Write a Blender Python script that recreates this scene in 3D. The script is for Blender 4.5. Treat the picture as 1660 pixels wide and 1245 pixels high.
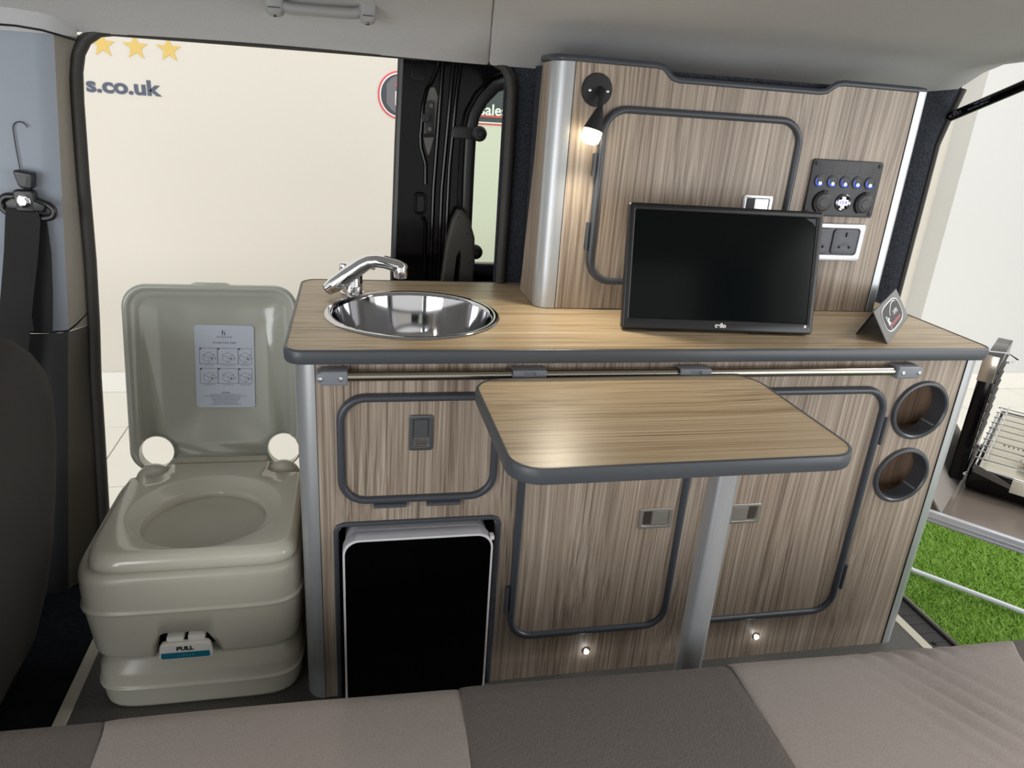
import bpy, bmesh, math, random
from mathutils import Vector, Matrix, geometry
R_ = math.radians
random.seed(4)
sc = bpy.context.scene
COL = sc.collection
for o in list(bpy.data.objects): bpy.data.objects.remove(o)

# ------------------------------------------------------------------ camera, world, lights, exposure
cd = bpy.data.cameras.new('camera'); cam = bpy.data.objects.new('camera', cd); COL.objects.link(cam)
cd.sensor_width = 36; cd.lens = 25.7811; cd.clip_start = 0.02
RR = Vector((0.978061, -0.198004, 0.064739)); UU = Vector((0.012283, 0.36504, 0.930911)); FF = Vector((0.207956, 0.909692, -0.359463))
cam.matrix_world = Matrix(((RR.x, UU.x, -FF.x, 0.065259), (RR.y, UU.y, -FF.y, -1.145136), (RR.z, UU.z, -FF.z, 1.101501), (0, 0, 0, 1)))
sc.camera = cam
w = bpy.data.worlds.new('world'); sc.world = w; w.use_nodes = True
w.node_tree.nodes['Background'].inputs[0].default_value = (1.0, 0.99, 0.97, 1)
w.node_tree.nodes['Background'].inputs[1].default_value = 0.9
def area(name, loc, target, sx, sy, power, col=(1, 1, 1)):
    l = bpy.data.lights.new(name, 'AREA'); l.shape = 'RECTANGLE'; l.size = sx; l.size_y = sy; l.energy = power; l.color = col
    o = bpy.data.objects.new(name, l); COL.objects.link(o); o.location = loc
    o.rotation_euler = (Vector(target) - Vector(loc)).to_track_quat('-Z', 'Y').to_euler(); return o
area('low_fill', (-2.5, -3.6, 0.95), (0.1, 0.1, 0.5), 2.6, 2.5, 115, (0.96, 0.98, 1.0))  # no actual window: unseen panels added to brighten interior and headliner
area('low_fill', (3.4, -3.2, 0.9), (0.7, 0.0, 0.6), 2.0, 2.2, 60, (0.96, 0.98, 1.0))
area('overhead_fill', (0.2, -3.0, 2.7), (0.4, 0.2, 0.6), 2.6, 0.35, 70, (1.0, 0.97, 0.92))  # unseen overhead light, added to brighten the van interior
area('overhead_fill', (3.6, -0.6, 2.5), (1.3, 0.3, 0.3), 0.5, 2.5, 60, (1.0, 0.98, 0.95))
sc.view_settings.view_transform = 'Standard'; sc.view_settings.look = 'None'
sc.view_settings.gamma = 1; sc.view_settings.use_curve_mapping = False
sc.view_settings.exposure = 0.0

# ------------------------------------------------------------------ materials
def lin(c): return c / 12.92 if c <= 0.04045 else ((c + 0.055) / 1.055) ** 2.4
def rgb(r, g, b): return (lin(r / 255), lin(g / 255), lin(b / 255), 1)
def mat(name, col, rough=0.5, metal=0.0, bump=0.0, bscale=200, vary=0.0, vscale=60, coat=0.0, emit=0, ecol=None, trans=0, spec=0.5, stretch=(1, 1, 1), aniso=0, sheen=0):
    m = bpy.data.materials.new(name); m.use_nodes = True; nt = m.node_tree; b = nt.nodes['Principled BSDF']
    c = rgb(*col); b.inputs['Base Color'].default_value = c
    b.inputs['Roughness'].default_value = rough; b.inputs['Metallic'].default_value = metal
    b.inputs['Coat Weight'].default_value = coat; b.inputs['Coat Roughness'].default_value = 0.06
    b.inputs['Specular IOR Level'].default_value = spec
    b.inputs['Transmission Weight'].default_value = trans
    if sheen: b.inputs['Sheen Weight'].default_value = sheen
    if emit:
        b.inputs['Emission Strength'].default_value = emit; b.inputs['Emission Color'].default_value = rgb(*(ecol or col))
    if bump or vary:
        tc = nt.nodes.new('ShaderNodeTexCoord'); mp = nt.nodes.new('ShaderNodeMapping'); mp.inputs['Scale'].default_value = stretch
        nt.links.new(tc.outputs['Object'], mp.inputs[0])
        if bump:
            n = nt.nodes.new('ShaderNodeTexNoise'); n.inputs['Scale'].default_value = bscale; n.inputs['Detail'].default_value = 3
            bp = nt.nodes.new('ShaderNodeBump'); bp.inputs['Strength'].default_value = bump; bp.inputs['Distance'].default_value = 0.002
            nt.links.new(mp.outputs[0], n.inputs[0]); nt.links.new(n.outputs[0], bp.inputs['Height']); nt.links.new(bp.outputs[0], b.inputs['Normal'])
        if vary:
            n = nt.nodes.new('ShaderNodeTexNoise'); n.inputs['Scale'].default_value = vscale; n.inputs['Detail'].default_value = 5
            r = nt.nodes.new('ShaderNodeValToRGB'); r.color_ramp.elements[0].position = 0.3; r.color_ramp.elements[1].position = 0.7
            r.color_ramp.elements[0].color = tuple(max(0, x * (1 - vary)) for x in c[:3]) + (1,)
            r.color_ramp.elements[1].color = tuple(min(1, x * (1 + vary)) for x in c[:3]) + (1,)
            nt.links.new(mp.outputs[0], n.inputs[0]); nt.links.new(n.outputs[0], r.inputs[0]); nt.links.new(r.outputs[0], b.inputs['Base Color'])
    return m
def wood(name, axis, cols, rough=0.42):
    # streaky laminate: fine, medium and broad bands running along one axis, slightly wandering
    m = bpy.data.materials.new(name); m.use_nodes = True; nt = m.node_tree; b = nt.nodes['Principled BSDF']; N = nt.nodes.new; L = nt.links.new
    tc = N('ShaderNodeTexCoord')
    wn = N('ShaderNodeTexNoise'); wn.inputs['Scale'].default_value = 2.2; wn.inputs['Detail'].default_value = 1
    mw = N('ShaderNodeMapping'); mw.inputs['Scale'].default_value = (0.5, 1, 2.2) if axis == 'x' else (2.2, 1, 0.5)
    L(tc.outputs['Object'], mw.inputs[0]); L(mw.outputs[0], wn.inputs[0])
    sb = N('ShaderNodeVectorMath'); sb.operation = 'SUBTRACT'; sb.inputs[1].default_value = (0.5, 0.5, 0.5); L(wn.outputs['Color'], sb.inputs[0])
    ml = N('ShaderNodeVectorMath'); ml.operation = 'MULTIPLY'; ml.inputs[1].default_value = (0, .05, .05) if axis == 'x' else (.05, .05, 0); L(sb.outputs[0], ml.inputs[0])
    ad = N('ShaderNodeVectorMath'); ad.operation = 'ADD'; L(tc.outputs['Object'], ad.inputs[0]); L(ml.outputs[0], ad.inputs[1])
    def band(sc_, det, k):
        mp = N('ShaderNodeMapping'); mp.inputs['Scale'].default_value = (k, sc_, sc_) if axis == 'x' else (sc_, sc_, k)
        L(ad.outputs[0], mp.inputs[0]); n = N('ShaderNodeTexNoise'); n.inputs['Scale'].default_value = 1; n.inputs['Detail'].default_value = det
        L(mp.outputs[0], n.inputs[0]); return n.outputs[0]
    f1 = band(620, 1, 3.0); f2 = band(270, 1, 1.0); f3 = band(115, 1, 0.5); f4 = band(13, 2, 0.4)
    def mul(s, k):
        x = N('ShaderNodeMath'); x.operation = 'MULTIPLY'; L(s, x.inputs[0]); x.inputs[1].default_value = k; return x.outputs[0]
    def add(a, c):
        x = N('ShaderNodeMath'); x.operation = 'ADD'; L(a, x.inputs[0]); L(c, x.inputs[1]); return x.outputs[0]
    v = add(add(mul(f1, .30), mul(f2, .32)), add(mul(f3, .20), mul(f4, .18)))
    r = N('ShaderNodeValToRGB'); els = r.color_ramp.elements
    pos = [0.39, 0.46, 0.53, 0.62]
    els[0].position = pos[0]; els[0].color = rgb(*cols[0]); els[1].position = pos[3]; els[1].color = rgb(*cols[3])
    for i in (1, 2): e = els.new(pos[i]); e.color = rgb(*cols[i])
    L(v, r.inputs[0]); L(r.outputs[0], b.inputs['Base Color'])
    b.inputs['Roughness'].default_value = rough
    bp = N('ShaderNodeBump'); bp.inputs['Strength'].default_value = 0.12; bp.inputs['Distance'].default_value = 0.001; L(f1, bp.inputs['Height']); L(bp.outputs[0], b.inputs['Normal'])
    return m
WC = [(112, 98, 86), (146, 131, 116), (166, 151, 136), (188, 175, 161)]
WT = [(132, 111, 84), (176, 154, 123), (194, 173, 142), (212, 194, 166)]
M = {}
M['wood_v'] = wood('zebrano_upright', 'z', WC)
M['wood_h'] = wood('zebrano_flat', 'x', WT, 0.34)
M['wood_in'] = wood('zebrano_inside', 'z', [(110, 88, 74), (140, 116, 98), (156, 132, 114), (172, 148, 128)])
M['trim'] = mat('grey_edging', (76, 80, 86), 0.38)
M['trim_dark'] = mat('dark_grey_edging', (68, 72, 79), 0.36)
M['alu'] = mat('satin_aluminium', (186, 189, 192), 0.38, 0.6, vary=0.04, vscale=300, stretch=(1, 1, .03))
M['steel'] = mat('brushed_steel', (178, 172, 160), 0.26, 1.0)
M['chrome'] = mat('chrome', (232, 232, 235), 0.035, 1.0)
M['sinksteel'] = mat('polished_sink_steel', (205, 205, 208), 0.07, 1.0)
M['sinkbase'] = mat('satin_sink_steel', (150, 152, 155), 0.22, 1.0)
M['latch'] = mat('gunmetal_latch', (178, 174, 166), 0.42, 0.75)
M['latch_dark'] = mat('dark_latch', (112, 115, 118), 0.35, 0.7)
M['latch_light'] = mat('silver_latch', (215, 216, 220), 0.3, 0.7)
M['headliner'] = mat('grey_headliner', (190, 191, 193), 0.95, bump=0.25, bscale=900, vary=0.07, vscale=450)
M['pillar'] = mat('pillar_plastic_cool_lit', (150, 158, 170), 0.45, bump=0.1, bscale=700)  # cool copy of the pillar plastic, the light's tint put into its colour
M['pillar_warm_lit'] = mat('pillar_plastic_warm_lit', (158, 152, 142), 0.6, bump=0.1, bscale=700)  # same plastic, warm copy for how light falls on the return
M['pillar_low'] = mat('charcoal_plastic', (50, 51, 54), 0.5, bump=0.15, bscale=600)
M['seal'] = mat('rubber_seal', (54, 52, 49), 0.6)
M['carpet'] = mat('black_lining_carpet', (58, 61, 68), 1.0, bump=1.0, bscale=420, vary=0.55, vscale=330, spec=0.1)
M['black_gloss'] = mat('black_car_paint', (7, 7, 9), 0.13, spec=0.22)
M['black_satin'] = mat('black_plastic', (24, 24, 26), 0.38)
M['black_soft'] = mat('soft_black_plastic', (34, 34, 36), 0.55)
M['handle_dark'] = mat('door_grip_plastic', (66, 64, 60), 0.5)
M['lever'] = mat('pale_door_steel', (96, 94, 92), 0.3, 0.4)
M['screen'] = mat('screen_glass', (12, 16, 16), 0.12, spec=0.12)
M['tvbody'] = mat('tv_plastic', (20, 20, 22), 0.33)
M['fridge_black'] = mat('fridge_door_black', (4, 4, 5), 0.1, spec=0.2)
M['fridge_grey'] = mat('fridge_body_grey', (196, 197, 205), 0.4)
M['fridge_white'] = mat('fridge_white_trim', (228, 228, 230), 0.35)
M['plastic'] = mat('ivory_grey_plastic', (206, 203, 188), 0.17, coat=0.3, bump=0.02, bscale=60)
M['plastic2'] = mat('ivory_grey_tank_plastic', (196, 193, 178), 0.28, bump=0.06, bscale=500)
M['lidplastic'] = mat('lid_plastic', (188, 191, 180), 0.15, coat=0.4, bump=0.03, bscale=14)
M['label'] = mat('label_paper', (205, 214, 230), 0.3)
M['ink'] = mat('label_ink', (70, 78, 96), 0.6)
M['inkblack'] = mat('black_ink', (12, 12, 14), 0.5)
M['white'] = mat('white_plastic', (225, 222, 216), 0.3)
M['teal'] = mat('teal_print', (18, 110, 132), 0.35)
M['pale_teal'] = mat('pale_teal_print', (92, 160, 176), 0.4)
M['tv_white'] = mat('white_print', (238, 238, 238), 0.4)
M['fab_light'] = mat('taupe_suede', (140, 131, 126), 0.95, bump=0.5, bscale=700, vary=0.1, vscale=350, sheen=0.15)
M['fab_dark'] = mat('brown_grey_suede', (90, 83, 79), 0.9, bump=0.9, bscale=380, vary=0.14, vscale=380, sheen=0.12)
M['seat_fab'] = mat('dark_seat_cloth', (52, 49, 47), 0.9, bump=0.4, bscale=900)
M['stitch'] = mat('seam_thread', (40, 38, 36), 0.9)
M['floor'] = mat('speckled_vinyl', (84, 83, 80), 0.5, vary=0.75, vscale=420, bump=0.1, bscale=500)
M['cab_carpet'] = mat('cab_floor_carpet', (22, 25, 31), 1.0, vary=0.3, vscale=90, spec=0.1)
M['strip'] = mat('floor_edge_strip', (198, 194, 178), 0.5)
M['sill'] = mat('ribbed_sill_plastic', (50, 50, 52), 0.5)
M['wall'] = mat('showroom_paint', (221, 216, 207), 0.9, vary=0.015, vscale=0.7)
M['wall2'] = mat('showroom_paint_cool', (219, 219, 218), 0.9, vary=0.01, vscale=0.6)
M['skirt'] = mat('white_skirting', (240, 238, 232), 0.5)
M['tile'] = mat('cream_floor_tile', (240, 238, 228), 0.25, vary=0.02, vscale=3)
M['grout'] = mat('tile_grout', (186, 180, 166), 0.9)
M['gold'] = mat('gold_star_vinyl', (222, 192, 108), 0.6)
M['navy'] = mat('slate_vinyl', (84, 92, 110), 0.6)
M['sign_dark'] = mat('sign_charcoal', (66, 70, 76), 0.5)
M['sign_mid'] = mat('sign_grey', (112, 110, 116), 0.5)
M['sign_red'] = mat('sign_red', (226, 84, 92), 0.5)
M['sign_white'] = mat('sign_white', (244, 244, 244), 0.5)
M['turf'] = mat('turf_backing', (44, 92, 18), 1.0, vary=0.3, vscale=20)
M['socket'] = mat('socket_grey', (84, 86, 94), 0.42)
M['panel'] = mat('switch_panel_black', (46, 47, 50), 0.42, bump=0.1, bscale=600)
M['plate'] = mat('silver_socket_plate', (198, 200, 204), 0.35, 0.5)
M['led'] = mat('led_blue', (40, 90, 255), 0.3, emit=2.0, ecol=(20, 60, 255))
M['led_core'] = mat('led_core', (190, 215, 255), 0.3, emit=5.0, ecol=(150, 190, 255))
M['usb'] = mat('usb_digits', (70, 60, 255), 0.3, emit=2.5, ecol=(70, 60, 255))
M['bulb'] = mat('lamp_diffuser', (255, 250, 240), 0.4, emit=9, ecol=(255, 238, 205))
M['spot'] = mat('step_light', (255, 250, 240), 0.4, emit=6, ecol=(255, 246, 228))
M['belt'] = mat('seatbelt_webbing', (28, 28, 30), 0.7, bump=0.5, bscale=500, stretch=(1, 1, 6))
M['hood'] = mat('rail_bracket_grey', (128, 132, 140), 0.42)
M['hinge'] = mat('hinge_grey', (72, 75, 82), 0.42)
M['panel_grey'] = mat('windshield_panel', (142, 136, 130), 0.45, metal=0.2)
M['table_top'] = mat('camp_table_top', (120, 110, 102), 0.2)
M['alu_pale'] = mat('pale_aluminium', (220, 225, 234), 0.32, 0.35)
M['bracket'] = mat('warm_metal', (196, 188, 176), 0.22, 0.8)
M['strut_text'] = mat('strut_print', (130, 132, 145), 0.5)
M['burner'] = mat('burner_cap', (214, 208, 190), 0.25, 0.7)
M['groove'] = mat('shadow_gap', (22, 22, 24), 0.9)
M['card_gloss'] = mat('card_gloss', (112, 112, 112), 0.12, 0.35)
M['card_red'] = mat('card_red', (150, 60, 62), 0.3)
M['handle_grey'] = mat('grab_handle_grey', (150, 151, 152), 0.5)
M['cup'] = mat('cup_ring_grey', (72, 75, 80), 0.32)
def glassmat():
    m = bpy.data.materials.new('tinted_glass'); m.use_nodes = True; nt = m.node_tree
    for n in list(nt.nodes): nt.nodes.remove(n)
    o = nt.nodes.new('ShaderNodeOutputMaterial'); t = nt.nodes.new('ShaderNodeBsdfTransparent'); t.inputs[0].default_value = (0.93, 1.0, 0.93, 1)
    g = nt.nodes.new('ShaderNodeBsdfGlossy'); g.inputs['Roughness'].default_value = 0.02
    mx = nt.nodes.new('ShaderNodeMixShader'); fr = nt.nodes.new('ShaderNodeFresnel'); fr.inputs[0].default_value = 1.4
    nt.links.new(fr.outputs[0], mx.inputs[0]); nt.links.new(t.outputs[0], mx.inputs[1]); nt.links.new(g.outputs[0], mx.inputs[2]); nt.links.new(mx.outputs[0], o.inputs[0]); return m
M['glass'] = glassmat()
def bladesmat():
    m = bpy.data.materials.new('turf_blade'); m.use_nodes = True; nt = m.node_tree; b = nt.nodes['Principled BSDF']
    tc = nt.nodes.new('ShaderNodeTexCoord'); n = nt.nodes.new('ShaderNodeTexNoise'); n.inputs['Scale'].default_value = 140; n.inputs['Detail'].default_value = 5
    r = nt.nodes.new('ShaderNodeValToRGB'); r.color_ramp.elements[0].position = .3; r.color_ramp.elements[1].position = .7
    r.color_ramp.elements[0].color = rgb(104, 152, 40); r.color_ramp.elements[1].color = rgb(158, 198, 78)
    nt.links.new(tc.outputs['Object'], n.inputs[0]); nt.links.new(n.outputs[0], r.inputs[0]); nt.links.new(r.outputs[0], b.inputs['Base Color'])
    b.inputs['Roughness'].default_value = 0.5; return m
M['blade'] = bladesmat()

# ------------------------------------------------------------------ helpers
WP = {}
def new_bm(): return bmesh.new()
def link(o, parent=None):
    COL.objects.link(o)
    if parent is not None: o.parent = parent
    return o
def obj(name, bm, m, parent=None, sharp=35, label=None, kind=None, weld=True, split=False):
    """link a bmesh given in world metres as one object, stored relative to its parent"""
    if split:
        left = set(bm.verts); first = None
        while left:
            st_ = [left.pop()]; isl = set(st_)
            while st_:
                v = st_.pop()
                for e in v.link_edges:
                    o2 = e.other_vert(v)
                    if o2 in left: left.discard(o2); isl.add(o2); st_.append(o2)
            b2 = bmesh.new(); mp = {v: b2.verts.new(v.co) for v in isl}
            for f in {f for v in isl for f in v.link_faces}: b2.faces.new([mp[v] for v in f.verts])
            r_ = obj(name, b2, m, parent, sharp, label, kind, weld); first = first or r_
        bm.free(); return first
    if weld: bmesh.ops.remove_doubles(bm, verts=bm.verts, dist=1e-6)
    bmesh.ops.recalc_face_normals(bm, faces=bm.faces)
    P = WP.get(parent, Vector((0, 0, 0))) if parent is not None else Vector((0, 0, 0))
    own = P
    for f in bm.faces: f.smooth = True
    cs = math.cos(R_(sharp))
    for e in bm.edges:
        if len(e.link_faces) == 2 and e.link_faces[0].normal.dot(e.link_faces[1].normal) < cs: e.smooth = False
    if P.length: bmesh.ops.translate(bm, verts=bm.verts, vec=-P)
    me = bpy.data.meshes.new(name); bm.to_mesh(me); bm.free()
    me.materials.append(m)
    o = bpy.data.objects.new(name, me); link(o, parent)
    WP[o] = P
    if label: o['label'] = label
    if kind: o['kind'] = kind
    return o
def thing(name, label, cat, loc=(0, 0, 0), group=None):
    o = bpy.data.objects.new(name, None); COL.objects.link(o); o.location = loc; o.empty_display_size = 0.05
    WP[o] = Vector(loc); o['label'] = label; o['category'] = cat
    if group: o['group'] = group
    return o
def tag(o, label, cat, group=None):
    o['label'] = label; o['category'] = cat
    if group: o['group'] = group
    return o
def box(bm, x0, x1, y0, y1, z0, z1, bev=0, seg=2, mtx=None):
    r = bmesh.ops.create_cube(bm, size=1)
    vs = r['verts']
    for v in vs: v.co = Vector(((x0 + x1) / 2 + v.co.x * (x1 - x0), (y0 + y1) / 2 + v.co.y * (y1 - y0), (z0 + z1) / 2 + v.co.z * (z1 - z0)))
    if bev:
        es = list({e for v in vs for e in v.link_edges})
        rr = bmesh.ops.bevel(bm, geom=es, offset=bev, segments=seg, profile=0.5, affect='EDGES')
        vs = list({v for f in rr['faces'] for v in f.verts} | {v for v in vs if v.is_valid})
    if mtx is not None:
        for v in vs: v.co = mtx @ v.co
    return vs
def basis(d):
    d = Vector(d).normalized(); a = Vector((0, 0, 1)) if abs(d.z) < 0.9 else Vector((1, 0, 0))
    u = d.cross(a).normalized(); return u, d.cross(u).normalized()
def loft(bm, rings, cap0=True, cap1=True, closed=True, loop=False):
    V = [[bm.verts.new(p) for p in r] for r in rings]
    n = len(V[0])
    pairs = list(zip(V[:-1], V[1:])) + ([(V[-1], V[0])] if loop else [])
    for a, b in pairs:
        for i in range(n if closed else n - 1):
            j = (i + 1) % n
            bm.faces.new((a[i], a[j], b[j], b[i]))
    if not loop:
        if cap0: bm.faces.new(V[0])
        if cap1: bm.faces.new(V[-1])
    return V
def circ(c, u, v, ru, rv=None, n=24):
    rv = ru if rv is None else rv; c = Vector(c)
    return [c + u * (ru * math.cos(2 * math.pi * i / n)) + v * (rv * math.sin(2 * math.pi * i / n)) for i in range(n)]
def cyl(bm, p0, p1, r0, r1=None, n=24):
    r1 = r0 if r1 is None else r1; p0 = Vector(p0); p1 = Vector(p1); u, v = basis(p1 - p0)
    loft(bm, [circ(p0, u, v, r0, n=n), circ(p1, u, v, r1, n=n)])
def lathe(bm, c, axis, prof, n=32, cap0=True, cap1=True):
    """prof: list of (distance along axis, radius)"""
    c = Vector(c); axis = Vector(axis).normalized(); u, v = basis(axis)
    loft(bm, [circ(c + axis * h, u, v, max(r, 1e-5), n=n) for h, r in prof], cap0, cap1)
def tube(bm, pts, r, n=10, closed=False, ry=None, up=None, radii=None):
    pts = [Vector(p) for p in pts]; rings = []; N = len(pts); prevu = None
    for i, p in enumerate(pts):
        if closed: d = pts[(i + 1) % N] - pts[i - 1]
        else: d = pts[min(i + 1, N - 1)] - pts[max(i - 1, 0)]
        d.normalize()
        if up is not None: v = Vector(up); u = d.cross(v).normalized(); v = u.cross(d).normalized()
        else:
            if prevu is None: u, v = basis(d)
            else: u = (prevu - d * prevu.dot(d)).normalized(); v = d.cross(u)
            prevu = u
        rr = radii[i] if radii else r
        rings.append(circ(p, u, v, rr, (ry if ry is not None else rr), n=n))
    loft(bm, rings, loop=closed)
def frame(o, U=(1, 0, 0), V=(0, 0, 1)):
    U = Vector(U).normalized(); V = Vector(V).normalized(); N = U.cross(V)
    return Matrix(((U.x, V.x, N.x, o[0]), (U.y, V.y, N.y, o[1]), (U.z, V.z, N.z, o[2]), (0, 0, 0, 1)))
FR = lambda y=0: frame((0, y, 0))                       # local (u,v,n) -> x, z, towards the camera
FT = lambda z=0: frame((0, 0, z), (1, 0, 0), (0, 1, 0))   # local (u,v,n) -> x, y, up
def rrect(x0, x1, y0, y1, r, seg=8):
    rs = r if isinstance(r, (tuple, list)) else (r,) * 4    # order: x1y1, x0y1, x0y0, x1y0
    out = []
    for (cx, cy, a0), rr in zip(((x1, y1, 0), (x0, y1, 90), (x0, y0, 180), (x1, y0, 270)), rs):
        sx = -1 if a0 in (0, 270) else 1; sy = -1 if a0 in (0, 90) else 1
        c = (cx + sx * rr, cy + sy * rr)
        k = seg if rr > 1e-5 else 0
        for i in range(k + 1):
            a = R_(a0 + (90 * i / k if k else 0)); out.append((c[0] + rr * math.cos(a), c[1] + rr * math.sin(a)))
    return out
def ell(cx, cy, a, b, n=40): return [(cx + a * math.cos(2 * math.pi * i / n), cy + b * math.sin(2 * math.pi * i / n)) for i in range(n)]
def plate(bm, mtx, outer, holes=(), t=0.01, bev=0.0, n0=0.0, seg=2):
    """a flat board with holes; back face at n0, front face at n0+t along the frame's normal, rounded edges"""
    cu = bpy.data.curves.new('tmp', 'CURVE'); cu.dimensions = '2D'; cu.fill_mode = 'BOTH'
    for pts in [outer] + list(holes):
        s = cu.splines.new('POLY'); s.points.add(len(pts) - 1); s.use_cyclic_u = True
        for p, q in zip(s.points, pts): p.co = (q[0], q[1], 0, 1)
    cu.extrude = max(t / 2 - bev, 0); cu.bevel_depth = bev; cu.bevel_resolution = seg; cu.offset = -bev
    o = bpy.data.objects.new('tmp', cu); COL.objects.link(o)
    dg = bpy.context.evaluated_depsgraph_get(); me = bpy.data.meshes.new_from_object(o.evaluated_get(dg))
    me.transform(mtx @ Matrix.Translation((0, 0, n0 + t / 2)))
    bm.from_mesh(me); bpy.data.objects.remove(o); bpy.data.curves.remove(cu); bpy.data.meshes.remove(me)
FONT = None
def text(bm, mtx, s, size, x=0, y=0, n=0.0, ext=0.0004, align='CENTER', bold=0.0, sx=1, rot=0, sp=1.0):
    cu = bpy.data.curves.new('tmp', 'FONT'); cu.body = s; cu.size = size; cu.align_x = align; cu.align_y = 'CENTER'; cu.extrude = ext; cu.offset = bold; cu.space_character = sp
    o = bpy.data.objects.new('tmp', cu); COL.objects.link(o)
    dg = bpy.context.evaluated_depsgraph_get(); me = bpy.data.meshes.new_from_object(o.evaluated_get(dg))
    me.transform(mtx @ Matrix.Translation((x, y, n)) @ Matrix.Rotation(R_(rot), 4, 'Z') @ Matrix.Diagonal((sx, 1, 1, 1)))
    bm.from_mesh(me); bpy.data.objects.remove(o); bpy.data.curves.remove(cu); bpy.data.meshes.remove(me)
def band(bm, mtx, path, w, h, closed=True, n=10, n0=0.0):
    """half-round edging following a 2D path: w wide, standing h proud"""
    pts = [mtx @ Vector((p[0], p[1], n0)) for p in path]; N = len(path)
    up = (mtx.to_3x3() @ Vector((0, 0, 1))).normalized()
    rings = []
    for i, p in enumerate(pts):
        d = (pts[(i + 1) % N] - pts[i - 1]) if closed else (pts[min(i + 1, N - 1)] - pts[max(i - 1, 0)])
        d.normalize(); s = d.cross(up)
        rings.append([p + s * (w / 2 * math.copysign(abs(math.cos(a)) ** .7, math.cos(a))) + up * (h * abs(math.sin(a)) ** .7) for a in [math.pi * k / n for k in range(n + 1)]])
    loft(bm, rings, loop=closed)
def inset(path, d):
    N = len(path); out = []
    for i in range(N):
        a = Vector(path[i - 1]); b = Vector(path[(i + 1) % N]); t = (b - a).normalized()
        out.append((path[i][0] - t.y * d, path[i][1] + t.x * d))
    return out
def cut(o, bmc):
    """boolean-subtract a bmesh (world metres) from an object"""
    P = WP.get(o, Vector((0, 0, 0))); bmesh.ops.recalc_face_normals(bmc, faces=bmc.faces); bmesh.ops.translate(bmc, verts=bmc.verts, vec=-P)
    me = bpy.data.meshes.new('c'); bmc.to_mesh(me); bmc.free(); c = bpy.data.objects.new('c', me); COL.objects.link(c); par = o.parent; o.parent = None
    md = o.modifiers.new('b', 'BOOLEAN'); md.operation = 'DIFFERENCE'; md.object = c; md.solver = 'EXACT'
    dg = bpy.context.evaluated_depsgraph_get(); nm = bpy.data.meshes.new_from_object(o.evaluated_get(dg))
    o.modifiers.clear(); old = o.data; o.data = nm; nm.name = old.name; bpy.data.objects.remove(c); o.parent = par
    if not nm.materials: nm.materials.append(old.materials[0])
def polar(cx, cy, a, b, z, n=6, N=96):
    out = []
    for i in range(N):
        t = 2 * math.pi * i / N; c, s = math.cos(t), math.sin(t)
        if n == 2: r = 1 / math.sqrt((c / a) ** 2 + (s / b) ** 2)
        else: r = 1 / ((abs(c) / a) ** n + (abs(s) / b) ** n) ** (1 / n)
        out.append(Vector((cx + r * c, cy + r * s, z)))
    return out

H = 0.7167; YC = 0.2405; YB = 0.461; W = 1.234; ZG = -0.55

# ================================================================== SHOWROOM (setting outside the van)
bm = new_bm(); box(bm, -4.5, 7.5, -5.5, 3.2, ZG - 0.06, ZG - 0.006); fl = obj('floor', bm, M['grout'], kind='structure')
for i in range(-3, 10):
    for j in range(1, 5):
        x0 = -1.06 + 0.62 * i; y0 = 0.655 + 0.62 * (j - 1)
        bm = new_bm(); box(bm, x0 + .003, x0 + .617, y0 + .003, min(y0 + .617, 3.0), ZG - 0.006, ZG, 0.0015, 1); obj('tile', bm, M['tile'], fl)
bm = new_bm(); box(bm, -4.5, 3.72, 3.0, 3.15, ZG, 3.2); obj('wall_back', bm, M['wall'], kind='structure')
bm = new_bm(); box(bm, 3.68, 7.5, 2.84, 3.15, ZG, 3.2); obj('wall_right', bm, M['wall2'], kind='structure')
bm = new_bm(); box(bm, -4.5, 3.67, 2.983, 3.0, ZG, ZG + 0.115, 0.004, 1); obj('baseboard_back', bm, M['skirt'], kind='structure')
bm = new_bm(); box(bm, 3.66, 7.5, 2.823, 2.84, ZG, ZG + 0.115, 0.004, 1); obj('baseboard_right', bm, M['skirt'], kind='structure')
YW = 2.999
for k, (sx, lab) in enumerate(((-1.255, 'gold star leftmost on the showroom wall, cut by the window edge'), (-1.093, 'gold star, leftmost of the three on the wall, clipped by the corner of the opening'), (-0.948, 'middle one of the three gold stars on the showroom wall'), (-0.800, 'gold star at the right end of the three on the wall'))):
    if k == 0: continue
    bm = new_bm(); pts = []
    for i in range(10):
        r = 0.058 if i % 2 == 0 else 0.0235; a = R_(90 + 36 * i); pts.append((sx + r * math.cos(a), 1.224 + r * math.sin(a)))
    plate(bm, FR(YW), pts, t=0.003); tag(obj('wall_star', bm, M['gold']), lab, 'star', 'gold stars on the showroom wall')
bm = new_bm(); text(bm, FR(YW), 's.co.uk', 0.094, -0.864, 1.041, 0.001, 0.001, 'RIGHT', 0.0034, sx=1.24)
tag(obj('wall_lettering', bm, M['navy']), 'slate grey vinyl letters s.co.uk on the showroom wall', 'lettering')
sg = thing('wall_sign', 'rounded charcoal sign with a red outline on the showroom wall behind the sliding door', 'sign', (0.56, YW, 1.09))
def pill(x0, x1, z0, z1): return rrect(x0, x1, z0, z1, (z1 - z0) / 2 * 0.96, 16)
bm = new_bm(); plate(bm, FR(YW), pill(0.195, 1.12, 0.972, 1.208), t=0.004); obj('outline', bm, M['sign_red'], sg)
bm = new_bm(); plate(bm, FR(YW), pill(0.203, 1.112, 0.980, 1.200), t=0.002, n0=0.004); obj('border', bm, M['sign_white'], sg)
bm = new_bm(); plate(bm, FR(YW), pill(0.210, 1.105, 0.987, 1.193), t=0.002, n0=0.006); obj('face', bm, M['sign_dark'], sg)
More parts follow.
